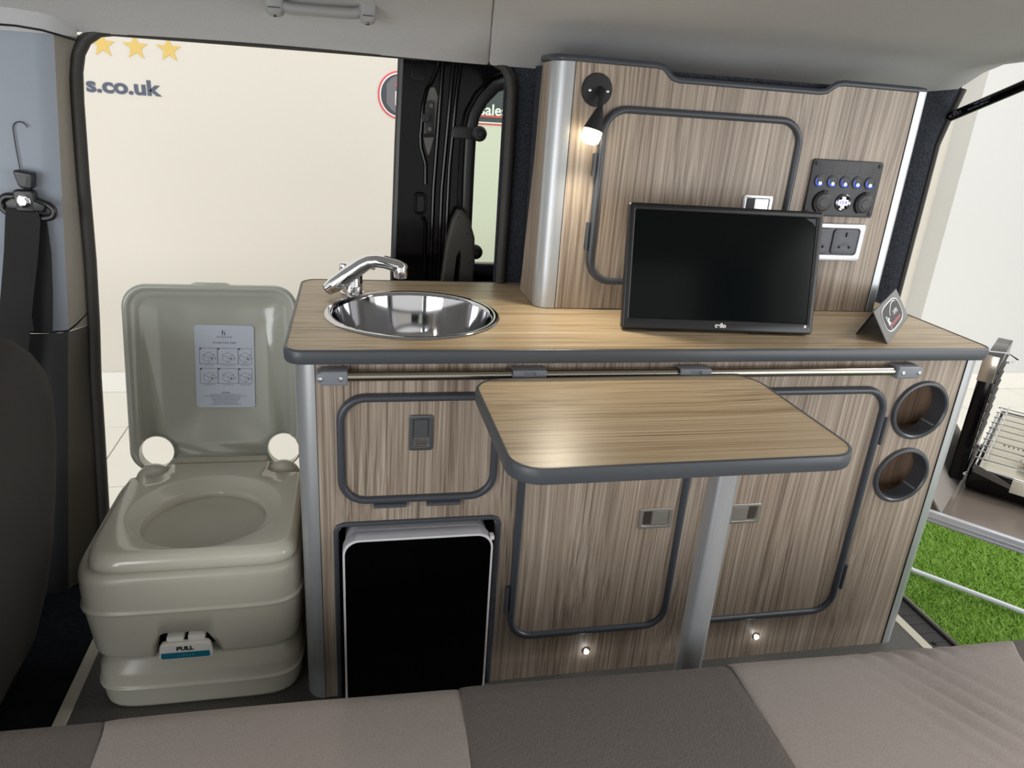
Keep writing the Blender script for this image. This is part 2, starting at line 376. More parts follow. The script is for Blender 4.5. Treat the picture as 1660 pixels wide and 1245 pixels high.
bm = new_bm(); plate(bm, FR(YW), [(0.238, 1.14), (0.238, 1.05), (0.262, 1.018), (0.293, 1.0), (0.293, 1.185), (0.262, 1.17)], t=0.001, n0=0.008); obj('stripe', bm, M['sign_mid'], sg)
bm = new_bm(); plate(bm, FR(YW), [(0.62, 1.012), (1.07, 1.012), (1.07, 1.021), (0.62, 1.021)], t=0.002, n0=0.008); obj('underline', bm, M['sign_red'], sg)
bm = new_bm(); text(bm, FR(YW), '\u0131\u0237', 0.135, 0.278, 1.085, 0.009, 0.001, 'LEFT', 0.004); obj('lettering', bm, M['sign_white'], sg); bm = new_bm(); text(bm, FR(YW), 'sales', 0.078, 0.878, 1.046, 0.009, 0.001, 'RIGHT', 0.0015); obj('lettering', bm, M['sign_white'], sg)
bm = new_bm()
for x in (0.293, 0.320): plate(bm, FR(YW), rrect(x - .009, x + .009, 1.132, 1.150, .005), t=0.002, n0=0.009)
obj('letter_dot', bm, M['sign_red'], sg, split=True)

# ================================================================== ARTIFICIAL GRASS
bm = new_bm(); box(bm, 1.2, 3.6, -1.6, 1.55, ZG + .0, ZG + 0.012)
gr = thing('grass_mat', 'bright green artificial grass mat on the showroom floor behind the van', 'grass mat', (2.4, 0, ZG))
obj('backing', bm, M['turf'], gr)
def blades(nb, x0, x1, y0, y1, h):
    vs = []; fs = []
    for i in range(nb):
        x = random.uniform(x0, x1); y = random.uniform(y0, y1); a = random.uniform(0, math.tau); w_ = .0016; hh = h * random.uniform(.6, 1.1)
        dx, dy = math.cos(a) * w_, math.sin(a) * w_; lx, ly = random.gauss(0, .011), random.gauss(0, .011); k = len(vs)
        vs += [(x - dx, y - dy, 0.01), (x + dx, y + dy, 0.01), (x + lx + dx * .7, y + ly + dy * .7, hh * .65), (x + lx - dx * .7, y + ly - dy * .7, hh * .65), (x + lx * 2, y + ly * 2, hh)]
        fs += [(k, k + 1, k + 2, k + 3), (k + 3, k + 2, k + 4)]
    me = bpy.data.meshes.new('pile'); me.from_pydata([(a - 2.4, b, c) for a, b, c in vs], [], fs); me.materials.append(M['blade'])
    o = bpy.data.objects.new('pile', me); link(o, gr); o['kind'] = 'stuff'; return o
blades(120000, 1.5, 2.95, -0.35, 1.3, 0.034)

# ================================================================== VAN SHELL
# van floor
bm = new_bm(); box(bm, -0.455, 1.322, -1.45, 0.46, -0.03, 0.0); obj('floor', bm, M['floor'], kind='structure')
bm = new_bm(); box(bm, -1.45, -0.478, -1.45, 0.52, -0.06, -0.004); obj('floor', bm, M['cab_carpet'], kind='structure')
bm = new_bm(); box(bm, -0.478, -0.455, -1.45, 0.46, -0.03, 0.002, 0.001, 1); obj('trim_1', bm, M['strip'], kind='structure')
bm = new_bm(); box(bm, 1.322, 1.346, -1.45, 0.44, -0.03, 0.002, 0.001, 1); obj('trim_2', bm, M['strip'], kind='structure')
sl = thing('tailgate_sill', 'black ribbed plastic sill along the tailgate opening beside the grass', 'sill', (1.37, 0, 0))
bm = new_bm(); box(bm, 1.346, 1.405, -1.45, 0.44, -0.06, 0.0, 0.004, 2); obj('sill_cover', bm, M['sill'], sl)
bm = new_bm()
for i in range(26):
    y = -0.4 + i * 0.032; box(bm, 1.350, 1.398, y, y + .003, 0.0, 0.0012)
obj('rib', bm, M['sill'], sl, kind='stuff')
bm = new_bm(); tube(bm, [(1.404, -1.45, 0.003), (1.404, 0.44, 0.003)], 0.004, 8); obj('edge_seal', bm, M['seal'], sl)
bm = new_bm(); cyl(bm, (1.362, -0.018, 0.0), (1.362, -0.018, 0.003), 0.005, n=12); obj('screw', bm, M['inkblack'], sl)
bm = new_bm(); box(bm, 1.405, 1.47, -1.45, 0.5, -0.45, -0.03, 0.02, 3); obj('wall_rear', bm, M['black_gloss'], kind='structure')

# headliner: profile in y-z, in two fabric pieces with a seam
PROF = [(0.447, 1.168), (0.435, 1.176), (0.42, 1.184), (0.39, 1.199), (0.34, 1.224), (0.29, 1.2375), (0.24, 1.246), (0.12, 1.262), (0.0, 1.273), (-0.2, 1.286), (-0.5, 1.295), (-0.8, 1.286), (-1.0, 1.273), (-1.2, 1.25), (-1.34, 1.224), (-1.4, 1.19)]
def liner(x0, x1, name):
    bm = new_bm(); rings = []
    n = max(2, int((x1 - x0) / 0.06))
    xs = [x0, x0 + .002, x0 + .006] + [x0 + (x1 - x0) * i / n for i in range(1, n)] + [x1 - .006, x1 - .002, x1]
    for x in xs:
        e = min(x - x0, x1 - x); up_ = 0.006 * (1 - min(1, e / .006)) ** 2
        sh = lambda y: -.16 * (.42 - y) * max(0, 1 - abs(x - .3325) / .9) if y > -.45 else -.139 * max(0, 1 - abs(x - .3325) / .9)
        rings.append([Vector((x + sh(y), y, z + up_ + 0.0022 * math.sin(7 * x + 5 * y) + (0.004 * math.sin(26 * x + 30 * y) * max(0, min(1, (x - 1.0) / .15)) * max(0, min(1, (0.42 - y) / .1)))) ) for y, z in PROF] + [Vector((x + sh(y), y, z + 0.03)) for y, z in reversed(PROF)])
    loft(bm, rings); return obj(name, bm, M['headliner'], kind='structure', sharp=60)
liner(-1.4, 0.3315, 'ceiling'); liner(0.3317, 1.405, 'ceiling')
bm = new_bm(); box(bm, 0.16, 0.36, -1.3, 0.43, 1.326, 1.34); obj('trim_3', bm, M['groove'], kind='structure')

# side door opening: rubber seal following the aperture
ap = [(-0.56, -0.05), (-0.533, 0.05), (-0.511, 0.133), (-0.494, 0.36), (-0.484, 0.50), (-0.472, 0.62), (-0.462, 0.75), (-0.4545, 0.90), (-0.445, 1.05), (-0.440, 1.10), (-0.432, 1.132), (-0.418, 1.155), (-0.395, 1.171), (-0.37, 1.175), (-0.13, 1.1755), (0.17, 1.1755), (0.29, 1.179), (0.338, 1.176), (0.360, 1.166), (0.374, 1.148), (0.380, 1.12), (0.381, 1.0), (0.379, 0.72), (0.379, 0.60)]
bm = new_bm(); tube(bm, [(x + 0.008, 0.455, z) for x, z in ap], 0.0112, 10); obj('trim_4', bm, M['seal'], kind='structure', sharp=80)

# B pillar: outer face tinted cool, return towards the opening tinted warm, as light falls
def strip(bm, rows):
    V = [[bm.verts.new(Vector(p)) for p in r] for r in rows]
    for a, b in zip(V[:-1], V[1:]):
        for i in range(len(a) - 1): bm.faces.new((a[i], a[i + 1], b[i + 1], b[i]))
def interp(tab, z):
    for (z0, x0), (z1, x1) in zip(tab[:-1], tab[1:]):
        if z <= z1: return x0 + (x1 - x0) * (z - z0) / (z1 - z0)
    return tab[-1][1]
edge = sorted([(z, x) for x, z in ap if x < -0.36 and z < 1.16])
zs_hi = [0.612 + (1.162 - 0.612) * i / 14 for i in range(15)]
zs_lo = [-0.06 + (0.612 + 0.06) * i / 12 for i in range(13)]
def crease(z): return -0.452 - (1.113 - z) * 0.094 if z > 0.6 else -0.500 - (0.612 - z) * 0.136
def pillar_rows(zs, push=0.0):
    rows = []
    for z in zs:
        xe = interp(edge, z) + 0.002; c = crease(z)
        k = max(0, (z - 1.08) / 0.08)
        rows.append([(-1.2, 0.30 - push, z), (-0.80, 0.375 - push, z), (c - 0.16, 0.397 - push, z), (c - 0.03, 0.402 - push, z), (c - 0.012, 0.406 - push, z), (c, 0.414 - push, z), (c + 0.006, 0.425 - push, z), (xe - 0.004, 0.455, z), (xe, 0.475, z)])
    return rows
def split_pillar(zs, push, name, m1, m2):
    rows = pillar_rows(zs, push); bm = new_bm(); strip(bm, [r[:6] for r in rows]); obj(name, bm, m1, kind='structure', sharp=60)
    bm = new_bm(); strip(bm, [r[5:] for r in rows]); obj(name, bm, m2, kind='structure', sharp=60)
split_pillar(zs_hi, 0, 'wall_left', M['pillar'], M['pillar_warm_lit'])
M['pillar_low2'] = mat('mid_charcoal_plastic', (94, 90, 84), 0.6, bump=0.1, bscale=700)
split_pillar(zs_lo, 0.004, 'wall_left', M['pillar_low'], M['pillar_low2'])
bm = new_bm(); tube(bm, [(-0.80, 0.372, 0.625), (-0.525, 0.399, 0.614), (-0.500, 0.412, 0.613), (-0.490, 0.43, 0.621), (-0.474, 0.456, 0.640)], 0.0022, 6); obj('trim_5', bm, M['groove'], kind='structure')
bm = new_bm(); strip(bm, [[(x, y, z) for x, y, z in ((-1.2, .294, zz), (-.80, .369, zz), (-.612, .391, zz), (-.50, .3965, zz), (-.462, .402, zz), (-.440, .412, zz), (-.418, .440, zz))] for zz in (1.158, 1.19, 1.23)]); obj('ceiling', bm, M['headliner'], kind='structure')
# moulded arch line where the pillar trim meets the headliner
bm = new_bm(); tube(bm, [(-0.75, 0.373, 1.160), (-0.612, 0.391, 1.166), (-0.50, 0.3965, 1.1665), (-0.462, 0.402, 1.163), (-0.440, 0.412, 1.158), (-0.420, 0.438, 1.152)], 0.002, 6); obj('trim_6', bm, M['groove'], kind='structure')
bm = new_bm()
tube(bm, [(-0.519 + .0125 * math.cos(R_(a)), 0.3968, .996 + .0135 * math.sin(R_(a))) for a in range(20, 181, 16)] + [(-0.5318, 0.3968, 0.96), (-0.5305, 0.3968, 0.90), (-0.527, 0.3968, 0.875)], 0.0010, 6); obj('trim_7', bm, M['pillar_low'], kind='structure')

# lining carpet: panel behind the upper cabinet and the tapering panel at the tailgate
bm = new_bm(); plate(bm, FR(0.475), [(0.374, 0.0), (1.25, 0.0), (1.25, 1.19), (0.345, 1.19), (0.362, 1.168), (0.374, 1.145)], t=0.012); obj('wall_side', bm, M['carpet'], kind='structure')
bm = new_bm()
lt = [(1.18, 0.452), (1.24, 0.444), (1.30, 0.428), (1.345, 0.412), (1.372, 0.402), (1.382, 0.404)]
rows = []
for z in [0.0, 0.3, 0.6, 0.8, 1.0, 1.08, 1.12, 1.16, 1.20]:
    k = max(0, (z - 1.08) / 0.12)
    rows.append([(x + 0.03 * k * max(0, (x - 1.25) / .13), y, z) for x, y in lt] + [(1.388 + 0.03 * k, 0.43, z), (1.390 + .03 * k, 0.48, z)])
strip(bm, rows); obj('wall_side', bm, M['carpet'], kind='structure')
bm = new_bm(); tube(bm, [(1.388, 0.405, 0.3), (1.386, 0.405, 0.7), (1.386, 0.405, 1.07), (1.398, 0.403, 1.13), (1.415, 0.402, 1.192)], 0.007, 8); obj('trim_8', bm, M['seal'], kind='structure')
bm = new_bm(); box(bm, 1.30, 1.385, 0.50, 0.60, -0.05, 1.20, 0.015, 2); obj('wall_rear', bm, M['black_gloss'], kind='structure')
# far side of the van (behind the camera): sill, post and rail of the other open door
bm = new_bm(); box(bm, -0.62, -0.48, -1.62, -1.40, -0.06, 1.22, 0.02, 2); box(bm, 1.15, 1.40, -1.62, -1.40, -0.06, 1.22, 0.02, 2); box(bm, -0.62, 1.4, -1.62, -1.42, -0.2, 0.0, 0.01, 1)
obj('wall_front', bm, M['pillar_low'], kind='structure')

# ================================================================== SLIDING DOOR parked behind the opening
sd = thing('sliding_door', 'black sliding van door standing open outside the side opening, with a window', 'car door', (0.7, 0.64, 0.1))
DY = 0.60
win = [(0.344, 0.726), (0.339, 0.735), (0.339, 0.95), (0.340, 1.03), (0.346, 1.062), (0.362, 1.092), (0.386, 1.118), (0.43, 1.137), (0.50, 1.146), (1.1, 1.15), (1.13, 1.12), (1.13, 0.75), (1.10, 0.728)][::-1]
bm = new_bm(); plate(bm, FR(DY + .05), [(0.160, -0.45), (1.32, -0.45), (1.32, 1.26), (0.178, 1.26), (0.168, 1.0), (0.160, 0.7)], [inset(win, -0.004)], t=0.045); obj('door_panel', bm, M['black_gloss'], sd)
bm = new_bm(); tube(bm, [(0.160, DY + .03, -0.4), (0.161, DY + .03, 0.7), (0.169, DY + .03, 1.0), (0.178, DY + .03, 1.25)], 0.012, 10); obj('edge_seal', bm, M['black_satin'], sd)
bm = new_bm(); band(bm, FR(DY + .004), inset(win, -0.013), 0.028, 0.010); obj('window_frame', bm, M['black_satin'], sd)
bm = new_bm(); band(bm, FR(DY + .003), inset(win, -0.034), 0.005, 0.010); obj('frame_lip', bm, M['black_gloss'], sd)
bm = new_bm(); plate(bm, FR(DY + .03), win, t=0.004); obj('window_glass', bm, M['glass'], sd)
# pressed ribs running down the inner skin
bm = new_bm()
for xs in ([(0.262, 1.20), (0.257, 1.1), (0.247, 0.9), (0.243, 0.6)], [(0.285, 1.19), (0.279, 1.1), (0.266, 0.9), (0.262, 0.6)], [(0.299, 1.17), (0.292, 1.1), (0.282, 0.95), (0.276, 0.6)]):
    tube(bm, [(x, DY + .002, z) for x, z in xs], 0.0048, 8)
obj('pressed_rib', bm, M['black_gloss'], sd, split=True)
bm = new_bm(); tube(bm, [(0.215, DY + .002, 1.02), (0.219, DY + .002, 1.08), (0.227, DY + .002, 1.115), (0.237, DY + .002, 1.13), (0.247, DY + .002, 1.155), (0.256, DY + .002, 1.19)], 0.0045, 8)
tube(bm, [(0.214, DY + .002, 1.02), (0.216, DY + .002, 0.99), (0.227, DY + .002, 0.955), (0.228, DY + .002, 0.91)], 0.0045, 8)
tube(bm, [(0.222, DY + .002, 0.835), (0.230, DY + .002, 0.822), (0.231, DY + .002, 0.60)], 0.005, 8)
obj('pressed_rib', bm, M['black_gloss'], sd, split=True)
bm = new_bm(); plate(bm, FR(DY + .006), [(0.221, 1.02), (0.246, 1.02), (0.252, 1.10), (0.243, 1.118), (0.233, 1.118), (0.225, 1.10)], t=0.004, bev=.001); plate(bm, FR(DY + .006), [(0.220, 1.012), (0.245, 1.014), (0.236, 0.978), (0.231, 0.972)], t=0.004, bev=.001); obj('striker_recess', bm, M['lever'], sd, split=True)
bm = new_bm(); plate(bm, FR(DY), rrect(0.226, 0.243, 1.020, 1.090, 0.005), t=0.010, bev=.002); box(bm, 0.216, 0.232, DY - .022, DY, 1.045, 1.062, .002, 1); obj('striker_plate', bm, M['black_soft'], sd)
bm = new_bm(); cyl(bm, (0.235, DY - .012, 1.080), (0.235, DY - .008, 1.080), .0045, n=12); cyl(bm, (0.233, DY - .012, 1.031), (0.233, DY - .008, 1.031), .0045, n=12); obj('screw', bm, M['lever'], sd, split=True)
bm = new_bm(); band(bm, FR(DY + .003), rrect(0.204, 0.228, 0.842, 0.888, 0.009), 0.006, 0.008); obj('lock_recess', bm, M['black_gloss'], sd)
bm = new_bm(); plate(bm, FR(DY + .004), rrect(0.208, 0.226, 0.848, 0.882, 0.004), t=0.002); obj('lock_opening', bm, M['inkblack'], sd)
bm = new_bm(); plate(bm, FR(DY + .006), rrect(0.192, 0.222, 1.128, 1.175, 0.008), t=0.003, bev=.001); obj('blanking_plate', bm, M['black_gloss'], sd)
for zc, xc, lab in ((1.027, 0.340, None), (0.757, 0.344, None)):
    bm = new_bm(); plate(bm, FR(DY), rrect(xc - .055, xc - .008, zc - .013, zc + .013, .006), t=.010, bev=.002); k = obj('window_catch', bm, M['black_satin'], sd)
    bm = new_bm(); lathe(bm, (xc + .006, DY + .002, zc), (0, -1, 0), [(0, .017), (.012, .017), (.016, .013), (.017, .007), (.020, .006)]); obj('knob', bm, M['black_satin'], k)
# moulded grab handle low on the door
gh = [(0.262, 0.62), (0.268, 0.70), (0.276, 0.78), (0.288, 0.835), (0.300, 0.858), (0.312, 0.858), (0.330, 0.835), (0.343, 0.795), (0.346, 0.74), (0.343, 0.62)]
hl = [(0.288, 0.61), (0.289, 0.70), (0.294, 0.755), (0.303, 0.775), (0.314, 0.772), (0.318, 0.755), (0.316, 0.70), (0.312, 0.61)]
bm = new_bm(); plate(bm, FR(DY), gh, [hl], t=0.035, bev=0.007, seg=3); obj('grab_handle', bm, M['handle_dark'], sd)
bm = new_bm()
for x, z in ((0.302, 0.842), (0.324, 0.806), (0.331, 0.735)): cyl(bm, (x, DY - .036, z), (x, DY - .0345, z), .0022, n=8)
obj('fixing_hole', bm, M['inkblack'], sd, split=True)

# ================================================================== LOWER CABINET
cb = thing('kitchen_unit', 'low zebrano laminate kitchen unit with three framed doors and aluminium corner posts', 'cabinet', (0.6, 0.2, 0))
niche = rrect(0.031, 0.316, -0.001, 0.383, (.014, .014, 0, 0), 5)
ringA = (1.1585, 0.582); ringB = (1.1585, 0.437); RA = 0.0565
D1 = (0.039, 0.303, 0.437, 0.629, 0.042); D2 = (0.357, 0.680, 0.113, 0.629, 0.042); D3 = (0.742, 1.069, 0.113, 0.629, 0.045)
bm = new_bm(); plate(bm, FR(0.016), [(0.0, 0.0), (0.031, 0.0)] + [(0.031, 0.37), (0.036, 0.379), (0.045, 0.383), (0.302, 0.383), (0.311, 0.379), (0.316, 0.37)] + [(0.316, 0.0), (W, 0.0), (W, H - 0.0235), (0, H - 0.0235)], [ell(ringA[0], ringA[1], RA, RA), ell(ringB[0], ringB[1], RA, RA)], t=0.016)
obj('front_panel', bm, M['wood_v'], cb)
bm = new_bm(); band(bm, FR(0.0), [(0.0275, 0.0), (0.0275, 0.374), (0.0315, 0.383), (0.041, 0.387), (0.306, 0.387), (0.3155, 0.383), (0.3195, 0.374), (0.3195, 0.0)], 0.009, 0.005, closed=False); obj('niche_edging', bm, M['trim_dark'], cb)
bm = new_bm()
box(bm, 0.018, 0.030, 0.016, 0.44, 0.0, 0.40); box(bm, 0.317, 0.329, 0.016, 0.44, 0.0, 0.40); box(bm, 0.03, 0.317, 0.016, 0.44, 0.384, 0.396); box(bm, 0.03, 0.317, 0.43, 0.44, 0, 0.384)
obj('niche_lining', bm, M['trim_dark'], cb, split=True)
bm = new_bm(); box(bm, -0.031, -0.021, 0.032, 0.44, 0, H - 0.02); box(bm, 1.243, 1.255, 0.012, 0.44, 0, H - 0.02); box(bm, -0.02, 1.243, 0.44, 0.452, 0, H - .02); obj('side_panel', bm, M['wood_v'], cb, split=True)
bm = new_bm(); box(bm, 1.075, 1.242, 0.078, 0.088, 0.33, H - .03); box(bm, 1.075, 1.242, 0.016, 0.12, 0.512, 0.518); box(bm, 1.075, 1.242, 0.016, 0.12, 0.366, 0.372); box(bm, 1.073, 1.08, 0.016, 0.13, 0.36, H - .03); box(bm, 1.236, 1.242, 0.016, 0.13, 0.36, H - .03); obj('cup_box', bm, M['wood_in'], cb)
# aluminium posts
def post(bm, cx, cy, r, t, z0, z1, a0, a1, leg0=0, leg1=0, n=10):
    """quarter-round corner profile: arc centre cx,cy"""
    o_ = []; i_ = []
    for k in range(n + 1):
        a = R_(a0 + (a1 - a0) * k / n); o_.append((cx + r * math.cos(a), cy + r * math.sin(a))); i_.append((cx + (r - t) * math.cos(a), cy + (r - t) * math.sin(a)))
    if leg0: o_.insert(0, (o_[0][0], o_[0][1] + leg0)); i_.insert(0, (i_[0][0], i_[0][1] + leg0))
    if leg1: o_.append((o_[-1][0] + leg1, o_[-1][1])); i_.append((i_[-1][0] + leg1, i_[-1][1]))
    ring = o_ + i_[::-1]
    loft(bm, [[Vector((x, y, z)) for x, y in ring] for z in (z0, z1)])
bm = new_bm(); post(bm, 0.0, 0.031, 0.0325, 0.003, 0.0, H - .0235, 180, 270, leg0=0.006, leg1=0.0); obj('corner_post', bm, M['alu'], cb)
bm = new_bm(); post(bm, W + .012, 0.018, 0.0195, 0.003, 0.0, H - .0235, 270, 360, leg0=0, n=8); 
box(bm, W + .002, W + .013, -0.0015, 0.0015, 0.0, H - .02); obj('corner_post', bm, M['alu'], cb)
bm = new_bm(); box(bm, W, W + .002, -0.001, 0.01, 0, H - .02); box(bm, -0.0005, 0.0008, -0.0008, 0.01, 0, H - .02); obj('shadow_gap', bm, M['groove'], cb, split=True)
def door(d, name='door', y=0.0, parent=cb, woodm=M['wood_v']):
    x0, x1, z0, z1, r = d; o_ = rrect(x0, x1, z0, z1, r, 10)
    bm = new_bm(); plate(bm, FR(y), o_, t=0.004); dd = obj(name, bm, woodm, parent)
    bm = new_bm(); band(bm, FR(y), o_, 0.0140, 0.0125); obj('edging', bm, M['trim_dark'], dd); return dd
def hinge(par, x0, x1, z0, z1, y=0.0):
    bm = new_bm(); box(bm, x0, x1, y - .009, y - .0002, z0, z1, .0025, 2)
    if x1 - x0 > z1 - z0: cyl(bm, (x0, y - .008, (z0 + z1) / 2), (x1, y - .008, (z0 + z1) / 2), .0035, n=10)
    else: cyl(bm, ((x0 + x1) / 2, y - .008, z0), ((x0 + x1) / 2, y - .008, z1), .0035, n=10)
    obj('hinge', bm, M['hinge'], par)
def latch(par, x0, x1, z0, z1, y, side, m=None):
    """recessed flush catch: rim, cup and a flap; side tells where the finger cup shows"""
    m = m or M['latch']; F = FR(y - .004)
    cx = (x0 + x1) / 2; b = 0.0075
    if side in ('left', 'right'): hi = (x0 + b, x1 - b, z0 + b * .8, z1 - b * .8)
    else: hi = (x0 + b, x1 - b, z0 + b, z1 - b)
    bm = new_bm(); plate(bm, F, rrect(x0, x1, z0, z1, .005), [rrect(*hi, .003, 3)], t=.0035, bev=.001); 
    a, b_, c, d = hi
    # cup floor
    cup = {'left': (a, a + (b_ - a) * .36, c, d), 'right': (b_ - (b_ - a) * .36, b_, c, d), 'bottom': (a, b_, c, c + (d - c) * .3)}[side]
    box(bm, cup[0], cup[1], y - .0036, y - .0032, cup[2], cup[3])
    l = obj('latch', bm, m, par)
    fl = {'left': (cup[1], b_, c, d), 'right': (a, cup[0], c, d), 'bottom': (a, b_, cup[3], d)}[side]
    return l, fl, cup
for d, side, lt_ in ((D1, 'bottom', (0.152, 0.193, 0.531, 0.597)), (D2, 'left', (0.594, 0.662, 0.347, 0.391)), (D3, 'right', (0.782, 0.850, 0.347, 0.391))):
    dd = door(d)
    l, fl_, cup = latch(dd, *lt_, 0.0, side, M['latch_dark'] if d is D1 else None)
    bm = new_bm(); box(bm, fl_[0] + .0005, fl_[1] - .0005, -.0068, -.004, fl_[2] + .0005, fl_[3] - .0005, .001, 1); obj('latch_flap', bm, M['latch_dark'] if d is D1 else M['latch'], dd)
    bm = new_bm(); box(bm, cup[0] + .001, cup[1] - .001, -.0046, -.0042, cup[2] + .001, cup[3] - .001); obj('finger_cup', bm, M['chrome'] , dd)
    if d is D1: hinge(dd, 0.093, 0.150, 0.420, 0.429); hinge(dd, 0.185, 0.245, 0.420, 0.429)
    if d is D2: hinge(dd, 0.341, 0.349, 0.171, 0.233); hinge(dd, 0.341, 0.349, 0.520, 0.58)
    if d is D3: hinge(dd, 1.0775, 1.0855, 0.513, 0.571); hinge(dd, 1.0775, 1.0855, 0.169, 0.229)
for (cx, cz) in (ringA, ringB):
    bm = new_bm(); lathe(bm, (cx, 0, cz), (0, 1, 0), [(0.032, .0535), (0.0, .0535), (-.004, .0535), (-.0065, .056), (-.006, .0605), (-.002, .063), (0.0, .063), (0.012, .0565), (0.032, .0565)], 48, False, False)
    obj('cup_ring', bm, M['cup'], cb)
    bm = new_bm()
    for dz in (-.0325,): box(bm, cx + .040, cx + .0436, 0.0, 0.032, cz + dz - .002, cz + dz + .001)
    obj('ring_joint', bm, M['alu'], cb)
for x, z in ((0.522, 0.057), (0.908, 0.054)):
    bm = new_bm(); lathe(bm, (x, 0.0, z), (0, -1, 0), [(0, .0075), (.003, .0075), (.0035, .006), (.0035, .0)], 20, True, False); q = obj('plinth_light', bm, M['chrome'], cb)
    bm = new_bm(); plate(bm, FR(-.0036), ell(x, z - .001, .0056, .0056, 16), t=.0012); obj('light_lens', bm, M['spot'], q)
    l = bpy.data.lights.new('plinth_bulb', 'POINT'); l.energy = 0.012; l.shadow_soft_size = .004; lo = bpy.data.objects.new('plinth_bulb', l); link(lo, q); lo.location = Vector((x, -.014, z)) - WP[q]

# ================================================================== WORKTOP
wt = thing('worktop', 'long laminate worktop with grey rounded edging, sink set into its left end', 'worktop', (0.6, 0.2, H - .02))
SC = (0.172, 0.198)
wo = rrect(-0.0435, 1.2665, -0.0185, 0.457, (.012, .03, .028, .022), 8)
bm = new_bm(); plate(bm, FT(H - .021), wo, [ell(SC[0], SC[1], .150, .150, 48)], t=0.0206); obj('board', bm, M['wood_h'], wt)
bm = new_bm()
pts = [Vector((x, y, H - .0105)) for x, y in wo]; rings = []
for i, p in enumerate(pts):
    d = (pts[(i + 1) % len(pts)] - pts[i - 1]).normalized(); s = Vector((d.y, -d.x, 0))
    rings.append([p + s * a + Vector((0, 0, b)) for a, b in ((0, -.0125), (.002, -.0122), (.0036, -.009), (.004, 0), (.0036, .0078), (.0025, .0103), (0, .0112), (-.0014, .0112), (-.0014, -.0125))])
loft(bm, rings, loop=True); obj('edging', bm, M['trim'], wt, sharp=50)

# ------------------------------------------------------------------ sink
sk = thing('sink', 'round polished steel sink let into the left end of the worktop', 'sink', (SC[0], SC[1], H))
bm = new_bm(); lathe(bm, (SC[0], SC[1], H), (0, 0, 1), [(0.0002, .163), (.0025, .161), (.0035, .157), (.003, .152), (.001, .1485), (-.004, .147)], 64, False, False); obj('rim', bm, M['sinksteel'], sk, sharp=70)
bm = new_bm(); lathe(bm, (SC[0], SC[1], H), (0, 0, 1), [(-.004, .147), (-.012, .1455), (-.05, .138), (-.085, .130), (-.098, .124), (-.104, .114)], 64, False, False); obj('bowl', bm, M['sinksteel'], sk, sharp=70)
bm = new_bm(); lathe(bm, (SC[0], SC[1], H), (0, 0, 1), [(-.104, .114), (-.106, .10), (-.109, .05), (-.110, .024)], 64, False, False); obj('base', bm, M['sinkbase'], sk, sharp=70)
bm = new_bm(); lathe(bm, (SC[0], SC[1], H), (0, 0, 1), [(-.110, .024), (-.113, .02), (-.114, .001)], 32, False, True); obj('drain', bm, M['chrome'], sk)

# ------------------------------------------------------------------ tap
tp = thing('tap', 'chrome mixer tap with an angled barrel spout behind the sink', 'tap', (0.060, 0.345, H))
bm = new_bm(); lathe(bm, (0.060, 0.345, H), (0, 0, 1), [(0, .024), (.003, .024), (.004, .021), (.040, .0205), (.044, .018)], 32); obj('base', bm, M['chrome'], tp)
def P3(x, y, z): return Vector((x, y, z))
bm = new_bm(); path = [P3(.020, .310, .7375), P3(.026, .310, .742), P3(.055, .306, .765), P3(.080, .300, .7845), P3(.094, .296, .7925), P3(.108, .292, .7945), P3(.125, .288, .793), P3(.148, .283, .7875), P3(.155, .281, .785)]
tube(bm, path, .014, 24, radii=[.0145, .0165, .0168, .0155, .0138, .0128, .0125, .013, .012]); obj('spout', bm, M['chrome'], tp, sharp=70)
bm = new_bm(); cyl(bm, path[0], P3(.011, .3105, .7315), .0145, .0115, 24); cyl(bm, P3(.011, .3105, .7315), P3(.0085, .311, .7295), .0115, .006, 24); obj('spout_cap', bm, M['chrome'], tp)
bm = new_bm(); lathe(bm, (.153, .282, .764), (0, 0, 1), [(0, .0105), (.001, .0125), (.012, .0135), (.024, .0135), (.030, .010), (.032, .004)], 28); obj('nozzle', bm, M['chrome'], tp)
bm = new_bm(); lathe(bm, (.066, .362, H + .044), (0, 0, 1), [(0, .017), (.006, .020), (.012, .018), (.015, .010), (.016, .002)], 28)
tube(bm, [(.066, .362, H + .054), (.085, .366, H + .053), (.106, .370, H + .046)], .005, 12, radii=[.006, .005, .0045], up=(0, 0, 1)); obj('lever', bm, M['chrome'], tp)
bm = new_bm(); lathe(bm, (.046, .374, H + .044), (0, 0, 1), [(-.03, .012), (0, .013), (.008, .014), (.012, .012), (.013, .003)], 24); obj('knob', bm, M['chrome'], tp)

# ================================================================== UPPER CABINET
uc = thing('overhead_locker', 'tall zebrano laminate locker standing on the worktop, with a stepped top edge', 'cabinet', (0.8, 0.34, H))
TOP = [(0.458, 1.1795), (0.615, 1.1785), (0.628, 1.176), (0.637, 1.168), (0.646, 1.160), (0.660, 1.1565), (0.955, 1.1555), (0.970, 1.158), (0.980, 1.166), (0.990, 1.172), (1.004, 1.1745), (1.171, 1.1735)]
bm = new_bm(); plate(bm, FR(YC + .014), [(0.458, H + .001)] + [(1.171, H + .001)] + TOP[::-1], t=0.014); obj('front_panel', bm, M['wood_v'], uc)
bm = new_bm(); loft(bm, [[Vector((x, y, z)) for y, z in ((YC + .0295, H + .001), (.39, H + .001), (.366, .86), (.345, .99), (.328, 1.178), (YC + .0295, 1.178))] for x in (.419, .431)]); obj('side_panel', bm, M['wood_v'], uc)
bm = new_bm(); box(bm, 0.60, 1.02, YC + .022, YC + .026, 1.10, 1.172); obj('notch_shade', bm, M['carpet'], uc)  # dark sheet added behind the notch to stand for the shade there
